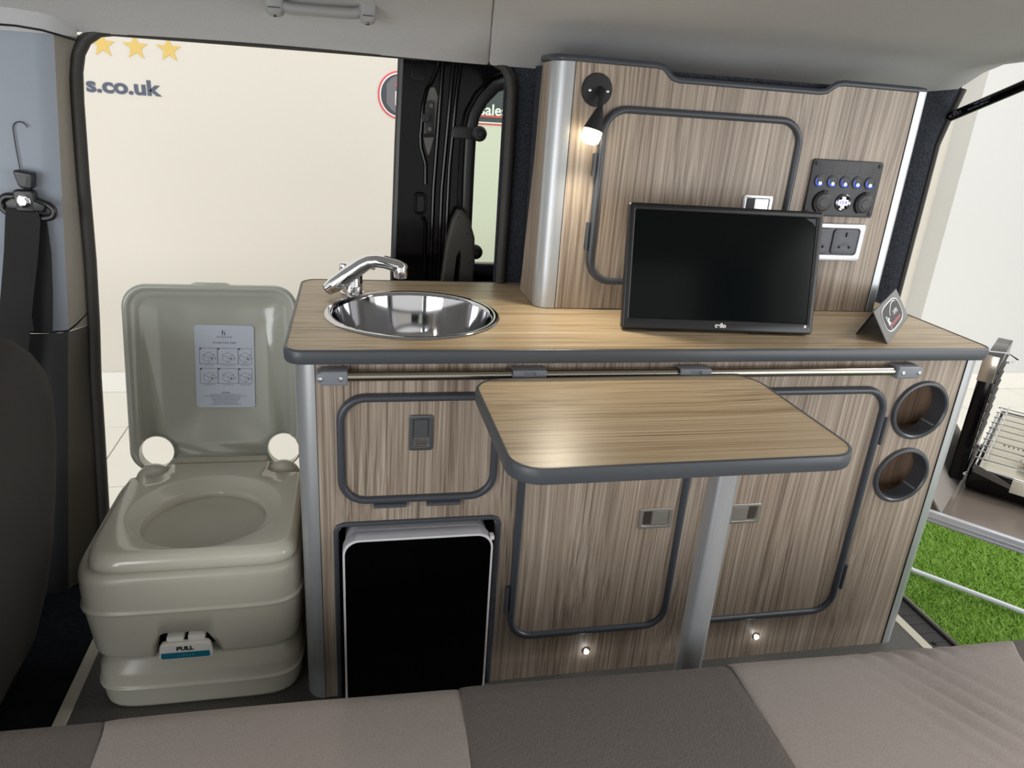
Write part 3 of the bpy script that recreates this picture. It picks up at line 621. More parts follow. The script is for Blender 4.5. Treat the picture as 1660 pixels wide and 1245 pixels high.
bm = new_bm(); plate(bm, frame((0.431, 0, 0), (0, 1, 0), (0, 0, 1)), [(.36, H + .001), (.455, H + .001), (.44, 1.17), (.33, 1.17)], t=.004); obj('rear_filler', bm, M['carpet'], uc)
bm = new_bm(); post(bm, 0.4485, YC + .0295, 0.0295, 0.003, H + .001, 1.1795, 180, 270, leg0=0.0, leg1=0.011, n=12); obj('corner_post', bm, M['alu'], uc)
bm = new_bm(); box(bm, 1.173, 1.189, YC - .0012, YC + .002, H + .001, 1.172, .0008, 1); post(bm, 1.187, YC + .008, 0.009, 0.002, H + .001, 1.172, 270, 360, leg0=0, n=6); box(bm, 1.194, 1.196, YC + .008, YC + .035, H + .001, 1.172); obj('corner_post', bm, M['alu'], uc)
bm = new_bm(); box(bm, 1.171, 1.173, YC - .0008, YC + .01, H + .001, 1.173); obj('shadow_gap', bm, M['groove'], uc)
bm = new_bm(); rings = []
tp_ = [(0.419, 0.328, 1.1795), (0.419, YC + .05, 1.1795), (0.4195, YC + .026, 1.1795), (0.423, YC + .014, 1.1795), (0.432, YC + .004, 1.1795), (0.443, YC, 1.1795)] + [(x, YC, z) for x, z in TOP] + [(1.188, YC, 1.1725), (1.196, YC + .008, 1.1725), (1.196, YC + .05, 1.1725)]
tube(bm, [(x, y + .003, z) for x, y, z in tp_], .0045, 8, ry=.0065); obj('top_edging', bm, M['trim_dark'], uc, sharp=60)
bm = new_bm(); plate(bm, FR(0.44), [(0.43, H + .01), (1.18, H + .01), (1.18, 1.14), (0.43, 1.14)], t=0.004); obj('back_panel', bm, M['groove'], uc)
D4 = (0.521, 0.927, 0.776, 1.100, 0.045)
d4 = door(D4, y=YC, parent=uc)
hinge(d4, 0.506, 0.514, 0.978, 1.020, YC); hinge(d4, 0.506, 0.514, 0.838, 0.892, YC)
l, fl_, cup = latch(d4, 0.828, 0.893, 0.912, 0.957, YC, 'left', M['latch_light'])
bm = new_bm(); box(bm, fl_[0] + .0005, fl_[1] - .0005, YC - .0068, YC - .004, fl_[2] + .0005, fl_[3] - .0005, .001, 1); obj('latch_flap', bm, M['latch_light'], d4)
bm = new_bm(); box(bm, cup[0] + .001, cup[1] - .001, YC - .0046, YC - .0042, cup[2] + .001, cup[3] - .001); obj('finger_cup', bm, M['black_satin'], d4)

# ------------------------------------------------------------------ reading lamp
lp = thing('wall_lamp', 'lit black reading lamp with round backplate beside the locker door', 'lamp', (0.502, YC, 1.130))
bm = new_bm(); lathe(bm, (0.502, YC, 1.130), (0, -1, 0), [(0, .029), (.003, .029), (.005, .0275), (.0055, .02)], 40); obj('backplate', bm, M['black_soft'], lp)
bm = new_bm()
for x in (0.487, 0.521): lathe(bm, (x, YC - .0055, 1.129), (0, -1, 0), [(0, .0028), (.0012, .0026), (.0016, .001)], 12)
obj('screw', bm, M['chrome'], lp, split=True)
bm = new_bm(); tube(bm, [(0.508, YC - .005, 1.131), (0.508, YC - .014, 1.128), (0.506, YC - .022, 1.117), (0.503, YC - .028, 1.102), (0.502, YC - .030, 1.095)], .005, 12, radii=[.006, .0065, .006, .0055, .006]); obj('arm', bm, M['black_soft'], lp)
ax = Vector((-0.28, -0.12, -1)).normalized(); a0 = Vector((0.503, YC - .029, 1.100))
bm = new_bm(); lathe(bm, a0, ax, [(0, .0055), (.006, .008), (.040, .0185), (.041, .0178), (.036, .016)], 32, True, False); obj('lamp_shade', bm, M['black_soft'], lp)
bm = new_bm(); lathe(bm, a0, ax, [(.036, .0172), (.052, .0178), (.060, .0165), (.064, .012), (.0655, .004)], 32); obj('diffuser', bm, M['bulb'], lp)
l = bpy.data.lights.new('lamp_bulb', 'SPOT'); l.energy = 5.0; l.spot_size = R_(140); l.spot_blend = 1.0; l.color = (1, .89, .70); l.shadow_soft_size = .016; lo = bpy.data.objects.new('lamp_bulb', l); link(lo, lp); lo.location = a0 + ax * .072 - WP[lp]; lo.rotation_euler = Vector((-.05, -.62, -1)).to_track_quat('-Z', 'Y').to_euler()

# ------------------------------------------------------------------ 12V switch panel
sp = thing('switch_panel', 'black switch panel with five blue lit rockers and round sockets on the locker', 'switch panel', (1.048, YC, 0.978))
bm = new_bm(); plate(bm, FR(YC), rrect(0.968, 1.129, 0.921, 1.033, .006), t=.006, bev=.0015); obj('panel', bm, M['panel'], sp)
bm = new_bm()
for i in range(5):
    x = .984 + i * .0305; 
    for a, b, c, d in ((x + .0005, x + .0011, 1.008, 1.023), (x - .022, x + .001, 1.0075, 1.0081)):
        if i or True: box(bm, max(a, .970), b, YC - .0062, YC - .006, c, d)
obj('label_window', bm, M['inkblack'], sp)
bm = new_bm()
for x in (.976, 1.121):
    for z in (.929, 1.025): lathe(bm, (x, YC - .006, z), (0, -1, 0), [(0, .0042), (.0012, .0038), (.0016, .002)], 14)
obj('screw', bm, M['inkblack'], sp, split=True)
for i, x in enumerate((.990, 1.019, 1.048, 1.077, 1.106)):
    bm = new_bm(); lathe(bm, (x, YC - .006, .991), (0, -1, 0), [(0, .0128), (.002, .0125), (.0022, .0105), (.001, .010)], 28, False, False); s = obj('rocker_switch', bm, M['black_satin'], sp)
    bm = new_bm(); plate(bm, FR(YC - .0062), ell(x, .991, .0102, .0102, 28), t=.002, bev=.0005); obj('rocker', bm, M['black_satin'], s)
    bm = new_bm(); band(bm, FR(YC - .0072), [(x + .0092 * math.cos(R_(a)), .991 + .0092 * math.sin(R_(a))) for a in range(150, 320, 14)], .0018, .0012, closed=False, n=5); obj('glow_ring', bm, M['led'], s)
    bm = new_bm(); lathe(bm, (x + .0005, YC - .0082, .9865), (0, -1, 0), [(0, .0032), (.0015, .0026), (.0022, .001)], 12); obj('led', bm, M['led_core'], s)
for x in (1.006, 1.103):
    bm = new_bm(); lathe(bm, (x, YC - .006, .949), (0, -1, 0), [(0, .019), (.004, .0185), (.005, .017), (.005, .010), (.006, .009), (.006, .001)], 36); s = obj('socket_cover', bm, M['panel'], sp)
    bm = new_bm(); tube(bm, [(x + .0205 * math.cos(R_(a)), YC - .008, .949 + .0205 * math.sin(R_(a))) for a in range(95, 245, 12)], .0028, 8); box(bm, x - .005, x + .006, YC - .0115, YC - .006, .967, .973, .001, 1); obj('strap', bm, M['inkblack'], s)
bm = new_bm(); lathe(bm, (1.053, YC - .006, .950), (0, -1, 0), [(0, .0175), (.003, .0175), (.0045, .0155), (.003, .013), (.002, .012), (.002, .001)], 36); s = obj('usb_meter', bm, M['sinkbase'], sp)
bm = new_bm(); text(bm, FR(YC - .008), '12.4', .010, 1.053, .950, .0006, .0002); obj('digits', bm, M['usb'], s)
bm = new_bm()
for k in range(8):
    if k % 2: a = R_(45 * k); cyl(bm, (1.053 + .0145 * math.cos(a), YC - .0102, .950 + .0145 * math.sin(a)), (1.053 + .0105 * math.cos(a), YC - .0094, .950 + .0105 * math.sin(a)), .0028, n=6)
obj('meter_mark', bm, M['inkblack'], s)

# ------------------------------------------------------------------ twin mains socket
so = thing('mains_socket', 'silver framed twin mains socket partly behind the television', 'socket', (1.045, YC, 0.868))
bm = new_bm(); plate(bm, FR(YC), rrect(0.972, 1.121, 0.829, 0.907, .007), [rrect(.984, 1.109, .842, .897, .008)], t=.008, bev=.002); obj('frame', bm, M['plate'], so)
bm = new_bm(); plate(bm, FR(YC), rrect(.984, 1.109, .842, .897, .008), t=.004); obj('backing', bm, M['trim_dark'], so)
for x0 in (.986, 1.049):
    F = FR(YC - .004); bm = new_bm(); cx = x0 + .029
    plate(bm, F, rrect(x0, x0 + .058, .8435, .8955, .007), [rrect(cx - .002, cx + .002, .880, .889, .0003, 1), rrect(cx - .0145, cx - .0095, .856, .8605, .0003, 1), rrect(cx + .0095, cx + .0145, .856, .8605, .0003, 1)], t=.003, bev=.0008); q = obj('outlet', bm, M['socket'], so)
    bm = new_bm(); plate(bm, FR(YC - .0042), rrect(cx - .018, cx + .018, .852, .892, .002), t=.0006); obj('pin_hole', bm, M['inkblack'], q)

# ------------------------------------------------------------------ television
al = math.atan2(-0.036, 0.371); tv_o = Vector((0.550, 0.094, H + .0035)); U = Vector((math.cos(al), math.sin(al), 0)); Nn = Vector((-math.sin(al), math.cos(al), 0)); tl = R_(12.5)
V = Nn * math.sin(tl) + Vector((0, 0, 1)) * math.cos(tl)
TF = frame(tv_o, U, V)
tv = thing('television', 'black flat television propped on the worktop against the locker', 'television', (0.735, 0.11, H))
TW, TH = 0.374, 0.230
bm = new_bm(); plate(bm, TF, rrect(0, TW, 0, TH, .006), [rrect(.0125, TW - .0125, .022, TH - .0125, .001, 2)], t=.018, bev=.003, n0=-.016); obj('bezel', bm, M['tvbody'], tv)
bm = new_bm(); plate(bm, TF, rrect(.012, TW - .012, .0215, TH - .012, .001), t=.002, n0=-.003); obj('screen', bm, M['screen'], tv)
bm = new_bm(); plate(bm, TF, rrect(.004, TW - .004, .004, TH - .004, .008), t=.014, bev=.003, n0=-.028); plate(bm, TF, rrect(.06, TW - .06, .03, .16, .01), t=.02, bev=.004, n0=-.044); obj('back_shell', bm, M['tvbody'], tv)
bm = new_bm(); box(bm, 0.60, 0.69, 0.09, 0.20, H + .0004, H + .006, .002, 1); box(bm, 0.80, 0.88, 0.07, 0.18, H + .0004, H + .006, .002, 1); obj('foot', bm, M['tvbody'], tv, split=True)
bm = new_bm(); text(bm, TF, 'cello', .0115, .190, .0115, .0022, .0002, bold=.00045); obj('badge', bm, M['tv_white'], tv)
bm = new_bm(); plate(bm, TF, ell(.3585, .0150, .0026, .0026, 16), t=.0004, n0=.002); obj('power_light', bm, M['tv_white'], tv)
bm = new_bm(); plate(bm, TF, ell(.3515, .0105, .0013, .0013, 10), t=.0004, n0=.002); plate(bm, TF, rrect(.363, .3685, .0095, .0113, .0005), t=.0004, n0=.002); obj('indicator', bm, M['sign_mid'], tv, split=True)
bm = new_bm(); plate(bm, TF, [(TW - .013, TH - .013), (TW - .033, TH - .013), (TW - .019, TH - .021), (TW - .013, TH - .027)], t=.0003, n0=-.001); obj('corner_sticker', bm, M['sign_dark'], tv)

# ------------------------------------------------------------------ folded promo card
A = Vector((1.057, .012, H)); e = Vector((.196, .189, 0)); C = Vector((1.033, .076, H)); Pk = Vector((1.037, .047, H + .0545))
pc = thing('tent_card', 'folded glossy black promotional card on the right end of the worktop', 'sign', A + e / 2)
def slab(bm, p, q, r, s, t):
    n = (q - p).cross(s - p).normalized() * t; loft(bm, [[p, q, r, s], [p + n, q + n, r + n, s + n]])
bm = new_bm(); slab(bm, A, A + e, Pk + e, Pk, -.0015); obj('front_leaf', bm, M['card_gloss'], pc)
bm = new_bm(); slab(bm, C, Pk, Pk + e, C + e, -.0015); obj('rear_leaf', bm, M['black_satin'], pc)
CF = frame(A, e, Pk - A - Vector((.0, .0, 0)));
eu = e.normalized(); vv = (Pk - A); vv = (vv - eu * vv.dot(eu)).normalized(); CF = frame(A - eu.cross(vv) * -.0001, eu, vv); hh = (Pk - A - eu * (Pk - A).dot(eu)).length; LL = e.length
sh_ = (Pk - A).dot(eu)
def cpt(u, v): return (u * LL + sh_ * v, v * hh)
ol = [cpt(.5 + .36 * math.copysign(abs(math.cos(t)) ** .6, math.cos(t)), .5 + .37 * math.copysign(abs(math.sin(t)) ** .6, math.sin(t))) for t in [math.tau * i / 40 for i in range(40)]]
bm = new_bm(); plate(bm, CF, ol, t=.0004, n0=.0001); obj('emblem_ground', bm, M['black_satin'], pc)
bm = new_bm(); band(bm, CF, ol, .0026, .0008, n0=.0003, n=4)
band(bm, CF, [cpt(u, v) for u, v in ((.40, .52), (.44, .62), (.52, .72), (.60, .79), (.68, .80), (.75, .76))], .002, .0006, closed=False, n=4, n0=.0005)
text(bm, CF, 'CAMPERS', .012, cpt(.62, .5)[0], cpt(.62, .5)[1], .0007, .0001)
text(bm, CF, 'ijc', .030, cpt(.30, .44)[0], cpt(.30, .44)[1], .0007, .0001, bold=.0008); obj('emblem_print', bm, M['sign_white'], pc)
bm = new_bm(); plate(bm, CF, [cpt(.28, .24), cpt(.72, .24), cpt(.74, .33), cpt(.28, .33)], t=.0003, n0=.0006); obj('emblem_bar', bm, M['card_red'], pc)

# ================================================================== RAIL under the worktop
rl = thing('hanging_rail', 'brushed steel rail fixed across the top of the cabinet front', 'rail', (0.56, -0.02, 0.671))
RZ = 0.6725
bm = new_bm(); cyl(bm, (0.045, -.0165, RZ), (1.066, -.0165, RZ), .0085, n=24); obj('rail_tube', bm, M['steel'], rl)
for x0, x1, s1, s2 in ((0.001, 0.052, .010, .041), (1.060, 1.116, 1.071, 1.106)):
    bm = new_bm(); o_ = [(x0 + .003, RZ - .004), (x0 + .012, RZ - .0115), (x1, RZ - .0115), (x1, RZ + .0125), (x0 + .012, RZ + .0125), (x0 + .002, RZ + .007)] if x0 < .5 else [(x0, RZ - .0115), (x1 - .012, RZ - .0115), (x1 - .002, RZ - .004), (x1 - .002, RZ + .006), (x1 - .010, RZ + .0125), (x0, RZ + .0125)]
    plate(bm, FR(0.0), o_, t=.030, bev=.003, seg=3); b_ = obj('bracket', bm, M['hood'], rl)
    bm = new_bm()
    for s in (s1, s2): lathe(bm, (s, -.030, RZ), (0, -1, 0), [(0, .0040), (.0012, .0038), (.0016, .002), (.0008, .001)], 14)
    obj('screw', bm, M['chrome'], b_, split=True)

# ================================================================== FOLDING TABLE
ft = thing('folding_table', 'fold-out laminate table flap hinged below the worktop on a flat metal leg', 'table', (0.51, -0.19, 0.66))
to = rrect(0.253, 0.7535, -0.3445, -0.029, (.045, .050, .042, .045), 10)
to = [(.75 + (x - .75) * math.cos(.014) - (y + .029) * math.sin(.014), -.0305 + (x - .75) * math.sin(.014) + (y + .029) * math.cos(.014)) for x, y in to]
TZ = 0.673
bm = new_bm(); plate(bm, FT(TZ - .021), to, t=.021); obj('tabletop', bm, M['wood_h'], ft)
bm = new_bm(); pts = [Vector((x, y, TZ - .0105)) for x, y in to]; rings = []
for i, p in enumerate(pts):
    d = (pts[(i + 1) % len(pts)] - pts[i - 1]).normalized(); s = Vector((d.y, -d.x, 0))
    rings.append([p + s * a + Vector((0, 0, b)) for a, b in ((0, -.0118), (.003, -.0113), (.0042, -.008), (.0045, 0), (.0042, .0078), (.003, .0105), (0, .0113), (-.0014, .0113), (-.0014, -.0118))])
loft(bm, rings, loop=True); obj('edging', bm, M['trim'], ft, sharp=50)
for xc in (0.350, 0.650):
    bm = new_bm(); box(bm, xc - .029, xc + .029, -.0275, -.0255, TZ - .004, TZ + .009, .0006, 1); box(bm, xc - .029, xc - .010, -.031, -.0275, TZ + .0012, TZ + .0085, .001, 1); box(bm, xc + .010, xc + .029, -.031, -.0275, TZ + .0012, TZ + .0085, .001, 1); box(bm, xc - .029, xc + .029, -.0275, -.001, TZ + .0088, TZ + .0105, .0006, 1)
    cyl(bm, (xc - .029, -.0275, TZ + .0085), (xc + .029, -.0275, TZ + .0085), .0022, n=10); obj('hinge', bm, M['hood'], ft)
bm = new_bm(); box(bm, 0.30, 0.73, -.0235, -.004, TZ - .022, TZ - .012, .001, 1); obj('mounting_rail', bm, M['trim_dark'], ft)
bm = new_bm(); lx0, lx1, ly0, ly1 = .5725, .6065, -.298, -.262
loft(bm, [[Vector((x, y, z)) for x, y in rrect(lx0, lx1, ly0, ly1, .009, 5)] for z in (0.0, TZ - .0215)]); obj('leg', bm, M['alu'], ft)

# ================================================================== FRIDGE
fg = thing('fridge', 'compact fridge with a black door slotted into the lower left of the kitchen unit', 'fridge', (0.173, 0.15, 0))
bm = new_bm()
def rr3(x0, x1, z0, z1, r, y): return [Vector((x, y, z)) for x, z in rrect(x0, x1, z0, z1, r, 8)]
FX0, FX1 = 0.0385, 0.3045
loft(bm, [rr3(FX0 + .004, FX1 - .004, .004, .375, .03, .40), rr3(FX0 + .004, FX1 - .004, .004, .375, .03, -.004)]); obj('body', bm, M['fridge_grey'], fg)
bm = new_bm(); loft(bm, [rr3(FX0 + .002, FX1 - .002, .003, .374, .030, -.005), rr3(FX0, FX1, .002, .376, .030, -.010), rr3(FX0, FX1, .002, .376, .030, -.033), rr3(FX0 + .002, FX1 - .002, .004, .374, .029, -.036)]); dr = obj('door', bm, M['fridge_grey'], fg)
bm = new_bm(); band(bm, FR(-.035), rrect(FX0 + .0022, FX1 - .0022, .0042, .3738, .028, 8), .0045, .0025); obj('door_rim', bm, M['fridge_white'], dr)
bm = new_bm(); plate(bm, FR(-.0355), rrect(FX0 + .004, FX1 - .004, .006, .372, .027, 8), t=.0018); obj('door_glass', bm, M['fridge_black'], dr)
bm = new_bm(); box(bm, FX1 - .006, FX1 + .002, -.036, -.020, .360, .368, .002, 2); obj('door_hinge', bm, M['fridge_white'], dr)

# ================================================================== PORTABLE TOILET
pt = thing('portable_toilet', 'ivory grey portable flush toilet with its lid up, left of the kitchen unit', 'toilet', (-0.226, 0.19, 0))
cx, cy = -0.227, 0.192
bm = new_bm(); SE = 7
loft(bm, [polar(cx, cy, a, b, z, SE) for a, b, z in ((.170, .168, .001), (.176, .174, .004), (.179, .178, .012), (.182, .182, .048), (.1825, .1825, .0495), (.1855, .1855, .0510), (.1855, .1855, .0550), (.1825, .1825, .0565), (.182, .182, .060), (.1815, .1815, .080), (.180, .180, .086), (.170, .170, .106), (.167, .167, .111), (.162, .162, .1135), (.150, .150, .1145))])
obj('waste_tank', bm, M['plastic2'], pt, sharp=75)
bm = new_bm()
loft(bm, [polar(cx, cy, a, b, z, SE) for a, b, z in ((.150, .150, .1152), (.168, .168, .1160), (.176, .176, .119), (.1805, .1805, .124), (.183, .183, .132), (.1895, .193, .222), (.1897, .1935, .2245), (.1928, .1965, .2262), (.1928, .1965, .2302), (.190, .194, .232), (.190, .194, .236), (.1895, .1945, .286), (.1885, .1935, .295), (.185, .190, .302), (.178, .184, .306), (.165, .167, .3065), (.155, .155, .3065))])
ub = obj('flush_tank', bm, M['plastic2'], pt, sharp=75)
bmc = new_bm(); plate(bmc, FR(0.05), [(-.300, .105), (-.293, .150), (-.286, .172), (-.276, .178), (-.212, .178), (-.202, .173), (-.193, .155), (-.183, .124), (-.175, .105)], t=.09); cut(ub, bmc)
bm = new_bm(); box(bm, -.31, -.165, .048, .0495, .112, .185); obj('handle_notch_shade', bm, M['inkblack'], pt)  # black sheet puts the shade inside the handle notch into colour
# seat top with bowl opening
sx, sy = -0.2175, 0.1815
bm = new_bm()
rings = [polar(sx, sy, a, b, z, 9) for a, b, z in ((.166, .166, .3045), (.172, .174, .307), (.1755, .1785, .313), (.1755, .1785, .320), (.174, .177, .328), (.171, .173, .3345), (.167, .167, .3385), (.163, .162, .340), (.160, .159, .3403))]
def blend(r1, r2, k, j): return [Vector((p.x * (1 - k) + q.x * k, p.y * (1 - k) + q.y * k, p.z * (1 - j) + q.z * j)) for p, q in zip(r1, r2)]
lip = polar(-.2175, .157, .140, .1325, .3400, 2); opn = [Vector((p.x, p.y, .334 - .017 * (p.y - .027) / .235)) for p in polar(-.2185, .143, .110, .116, 0, 2)]
rings += [lip, blend(lip, opn, .08, .04), blend(lip, opn, .22, .22), blend(lip, opn, .5, .58), blend(lip, opn, .8, .88), opn]
rings += [[p - Vector((0, 0, .006)) for p in opn], polar(-.2165, .148, .110, .116, .295, 2), polar(-.2145, .15, .098, .096, .24, 2), polar(-.2145, .155, .07, .07, .19, 2), polar(-.2145, .158, .03, .03, .172, 2)]
loft(bm, rings); seat_ = obj('seat', bm, M['plastic'], pt, sharp=75)
for a, b in ((-.43, -.318), (-.122, .02)):
    bmc = new_bm(); plate(bmc, FT(.25), rrect(a, b, .291, .43, .028), t=.15); cut(seat_, bmc)
# hinge humps behind the seat
bm = new_bm()
for x in (-.352, -.092):
    rs = []
    for k in range(9):
        a = R_(k * 90 / 8); rs.append([Vector((x + .037 * math.cos(a) * math.cos(t), .335 + .036 * math.cos(a) * math.sin(t), .3065 + .038 * math.sin(a))) for t in [math.tau * i / 24 for i in range(24)]])
    rs[-1] = [Vector((x + 1e-4 * math.cos(t), .335 + 1e-4 * math.sin(t), .3445)) for t in [math.tau * i / 24 for i in range(24)]]
    loft(bm, rs)
obj('hinge_cap', bm, M['plastic'], pt, sharp=75, split=True)
bm = new_bm(); loft(bm, [[Vector((x, y, z)) for x, y in ((-.312, .355), (-.128, .355), (-.128, .374), (-.312, .374))] for z in (.306, .3395)]); obj('hinge_block', bm, M['plastic'], pt)
# lid, leaning back
LA = R_(11.0); LF = frame((-0.2315, .380, .337), (1, 0, 0), (0, math.sin(LA), math.cos(LA)))
def lid_ring(ix, iy0, iy1, w, r, N=10):
    """rounded outline in the lid's plane, narrower at the top"""
    pts = rrect(-.177 + ix, .177 - ix, -.030 + iy0, .372 - iy1, max(r, .004), N); out = []
    for u, v in pts: out.append(LF @ Vector((u * (1 - .018 * v / .37), v, w)))
    return out
bm = new_bm()
loft(bm, [lid_ring(.010, .010, .010, -.031, .040), lid_ring(.003, .003, .003, -.029, .046), lid_ring(0, 0, 0, -.022, .048), lid_ring(0, 0, 0, -.004, .048), lid_ring(.002, .002, .002, -.0005, .047), lid_ring(.006, .006, .006, .001, .044), lid_ring(.011, .011, .011, -.0005, .040),
          lid_ring(.0135, .0135, .0135, -.006, .038), lid_ring(.017, .017, .017, -.008, .036), lid_ring(.022, .022, .022, -.0085, .033), lid_ring(.027, .027, .027, -.014, .030), lid_ring(.033, .033, .033, -.0175, .026), lid_ring(.07, .06, .06, -.020, .03), lid_ring(.11, .11, .11, -.0225, .03), lid_ring(.15, .16, .16, -.0235, .012)], cap0=True)
lid = obj('lid', bm, M['lidplastic'], pt, sharp=75)
bmc = new_bm()
for u in (-.126, .137):
    c = LF @ Vector((u, .011, 0)); n_ = (LF.to_3x3() @ Vector((0, 0, 1))); cyl(bmc, c - n_ * .06, c + n_ * .06, .034, n=40)
cut(lid, bmc)
bm = new_bm()
for u in (-.126, .137):
    c = LF @ Vector((u, .011, -.016)); n_ = (LF.to_3x3() @ Vector((0, 0, 1))); lathe(bm, c, n_, [(-.014, .0338), (.002, .0342), (.003, .0352), (.002, .0364), (-.002, .037)], 40, False, False)
obj('lid_hole_rim', bm, M['lidplastic'], lid, split=True)
bm = new_bm(); plate(bm, LF, [(-.045, .370), (.045, .370), (.03, .3765), (-.03, .3765)], t=.018, n0=-.022, bev=.002); obj('lid_grip', bm, M['lidplastic'], lid)
# instruction label
LB = LF @ Matrix.Translation((.020, .196, -.0195)) @ Matrix.Rotation(R_(-1), 4, 'Z') @ Matrix.Translation((0, 0, 0))
bm = new_bm(); plate(bm, LB, rrect(-.0605, .0605, -.090, .090, .007), t=.0008, n0=.0005); lb = obj('instruction_label', bm, M['label'], lid)
bm = new_bm()
def ln(p, q, w=.0007):
    p = Vector(p + (0,)); q = Vector(q + (0,)); d = (q - p).normalized(); s = Vector((-d.y, d.x, 0)) * w / 2
    vs = [bm.verts.new(LB @ (v + Vector((0, 0, .0015)))) for v in (p - s, q - s, q + s, p + s)]; bm.faces.new(vs)
text(bm, LB, 'h', .016, -.0015, .073, .0015, 0.0001, bold=.0002); ln((.002, .0795), (.005, .0795))
text(bm, LB, 'H I G E A R', .0062, 0, .064, .0015, 0.0001); text(bm, LB, 'Portable Flush Toilet', .0056, 0, .052, .0015, 0.0001)
for j, (y0, y1) in enumerate(((.006, .040), (-.037, -.004))):
    for i, (x0, x1) in enumerate(((-.051, -.015), (-.0145, .027), (.0275, .060 - .005))):
        for p, q in (((x0, y0), (x1, y0)), ((x1, y0), (x1, y1)), ((x1, y1), (x0, y1)), ((x0, y1), (x0, y0))): ln(p, q)
        ln((x0 + .0005, y1 - .0015), (x0 + .004, y1 - .0015), .003)
        c = (x0 + x1) / 2; m_ = (y0 + y1) / 2 - .002; s = .011
        top = [(c - s, m_ + .004), (c, m_ + .010), (c + s, m_ + .005), (c, m_ - .001)]
        for k in range(4): ln(top[k], top[(k + 1) % 4], .0006)
        bt = [(c - s, m_ - .006), (c, m_ - .012), (c + s, m_ - .005)]
        ln(top[0], bt[0], .0006); ln(top[2], bt[2], .0006); ln(top[3], bt[1], .0005); ln(bt[0], bt[1], .0006); ln(bt[1], bt[2], .0006)
        ln((c + .004, m_ - .004), (c + .008, m_ - .003), .003); ln((c + s + .003, m_ - .005), (c + s + .003, m_), .001)
        text(bm, LB, ('remove the cap', 'pour water into the tank', 'close the cap')[i] if j == 0 else ('press pump to flush', 'open the slide valve', 'separate the tanks')[i], .0028, c, y0 - .003, .0015, .0001)
text(bm, LB, 'CAUTION', .0038, 0, -.0575, .0015, .0001, bold=.0001)
for k, s in enumerate(('keep the valve closed when the toilet is not in use', 'empty the waste tank before it is completely full and rinse with water', 'do not use strong household cleaners or bleach', 'release the pressure before opening the slide', 'clean the seal and apply a thin coat of oil', 'store dry with the cap loosely closed', 'read the instructions before first use of the toilet')):
    text(bm, LB, s, .0031, 0, -.0615 - .0036 * k, .0015, .0001)
obj('label_print', bm, M['ink'], lb, weld=False)
# pull handle
ph = [(x, z + .0085) for x, z in [(-.2855, .1235), (-.2835, .1205), (-.279, .1195), (-.201, .1195), (-.1965, .1205), (-.1945, .1245), (-.1975, .147), (-.201, .152), (-.206, .154), (-.274, .154), (-.279, .152), (-.2825, .147)]]
bm = new_bm(); plate(bm, FR(0.004), ph, t=.012, bev=.0025, seg=3); pl_ = obj('pull_handle', bm, M['white'], pt)
bm = new_bm(); box(bm, -.272, -.243, 0.0, .04, .158, .170, .003, 2); box(bm, -.236, -.207, 0.0, .04, .158, .172, .003, 2); obj('handle_slide', bm, M['white'], pl_, split=True)
bm = new_bm(); plate(bm, FR(-.0081), [(-.2815, .1335), (-.279, .131), (-.201, .131), (-.1985, .1335), (-.1998, .1435), (-.2805, .1435)], t=.0004); obj('teal_band', bm, M['teal'], pl_)
bm = new_bm(); text(bm, FR(-.0081), 'PULL', .0115, -.240, .1515, .0006, .0002, bold=.0004, sx=1.15); obj('handle_lettering', bm, M['inkblack'], pl_)
bm = new_bm(); text(bm, FR(-.0085), 'HIGEAR', .0055, -.240, .1372, .0006, .0002, sp=1.6); obj('brand_print', bm, M['pale_teal'], pl_)

# ================================================================== SOFA (foreground seat)
sf = thing('bench_seat', 'wide upholstered bench seat in taupe and dark brown suede panels, in the foreground', 'seat', (0.3, -0.75, 0))
YF, ZS, RS = -0.344, 0.351, 0.04
def sofa_prof():
    p = [(YF + .0, .05), (YF, .15), (YF, ZS - RS - .02)]
    for k in range(0, 11):
        a = R_(90 * k / 10); p.append((YF - RS + RS * math.cos(a), ZS - RS + RS * math.sin(a)))
    y = YF - RS
    for k in range(1, 44): p.append((y - k * .016, ZS + .0))
    return p
SPF = sofa_prof()
bnd = [lambda y: -0.47, lambda y: -.2365 - .06 * (-.36 - y) - .012 * math.exp(-abs(y + .36) * 40), lambda y: .2005 - .04 * max(0, -.36 - y), lambda y: .600 - .035 * max(0, -.36 - y), lambda y: 1.046 + .03 * math.exp((y + .39) * 18) - .02 * max(0, -.36 - y), lambda y: 1.5]
for i in range(5):
    bm = new_bm(); rings = []; nx = 90 if i == 3 else 40
    for k in range(nx + 1):
        t = k / nx; ring = []
        for j, (y, z) in enumerate(SPF):
            x0, x1 = bnd[i](y), bnd[i + 1](y); x = x0 + (x1 - x0) * t
            e_ = min(x - x0, x1 - x); dip = .0018 * math.exp(-e_ / .006)
            wz = 0
            if i == 3:   # folds in the right-hand light panel
                s = math.exp(-((x - .90) / .085) ** 2) ; wz = .0042 * s * math.sin((x + (y + .4) * .55) * 160) * max(0, min(1, (-.33 - y) / .05)) * max(0, min(1, (y + .62) / .12))
            wz += .0015 * math.sin(9 * x + 3 * i) * math.sin(14 * y)
            upk = 1 if y < YF - RS * .3 else .3
            ring.append(Vector((x, y - .001 - .017 * max(0, x) - (0 if upk == 1 else dip * .6), z + wz - dip * upk)))
        rings.append(ring + [Vector((ring[-1].x, ring[-1].y, .05))])
    loft(bm, rings, closed=True); obj('seat_panel', bm, M['fab_dark'] if i % 2 == 0 else M['fab_light'], sf, sharp=80, label='light taupe panel' if i % 2 else 'dark brown panel')

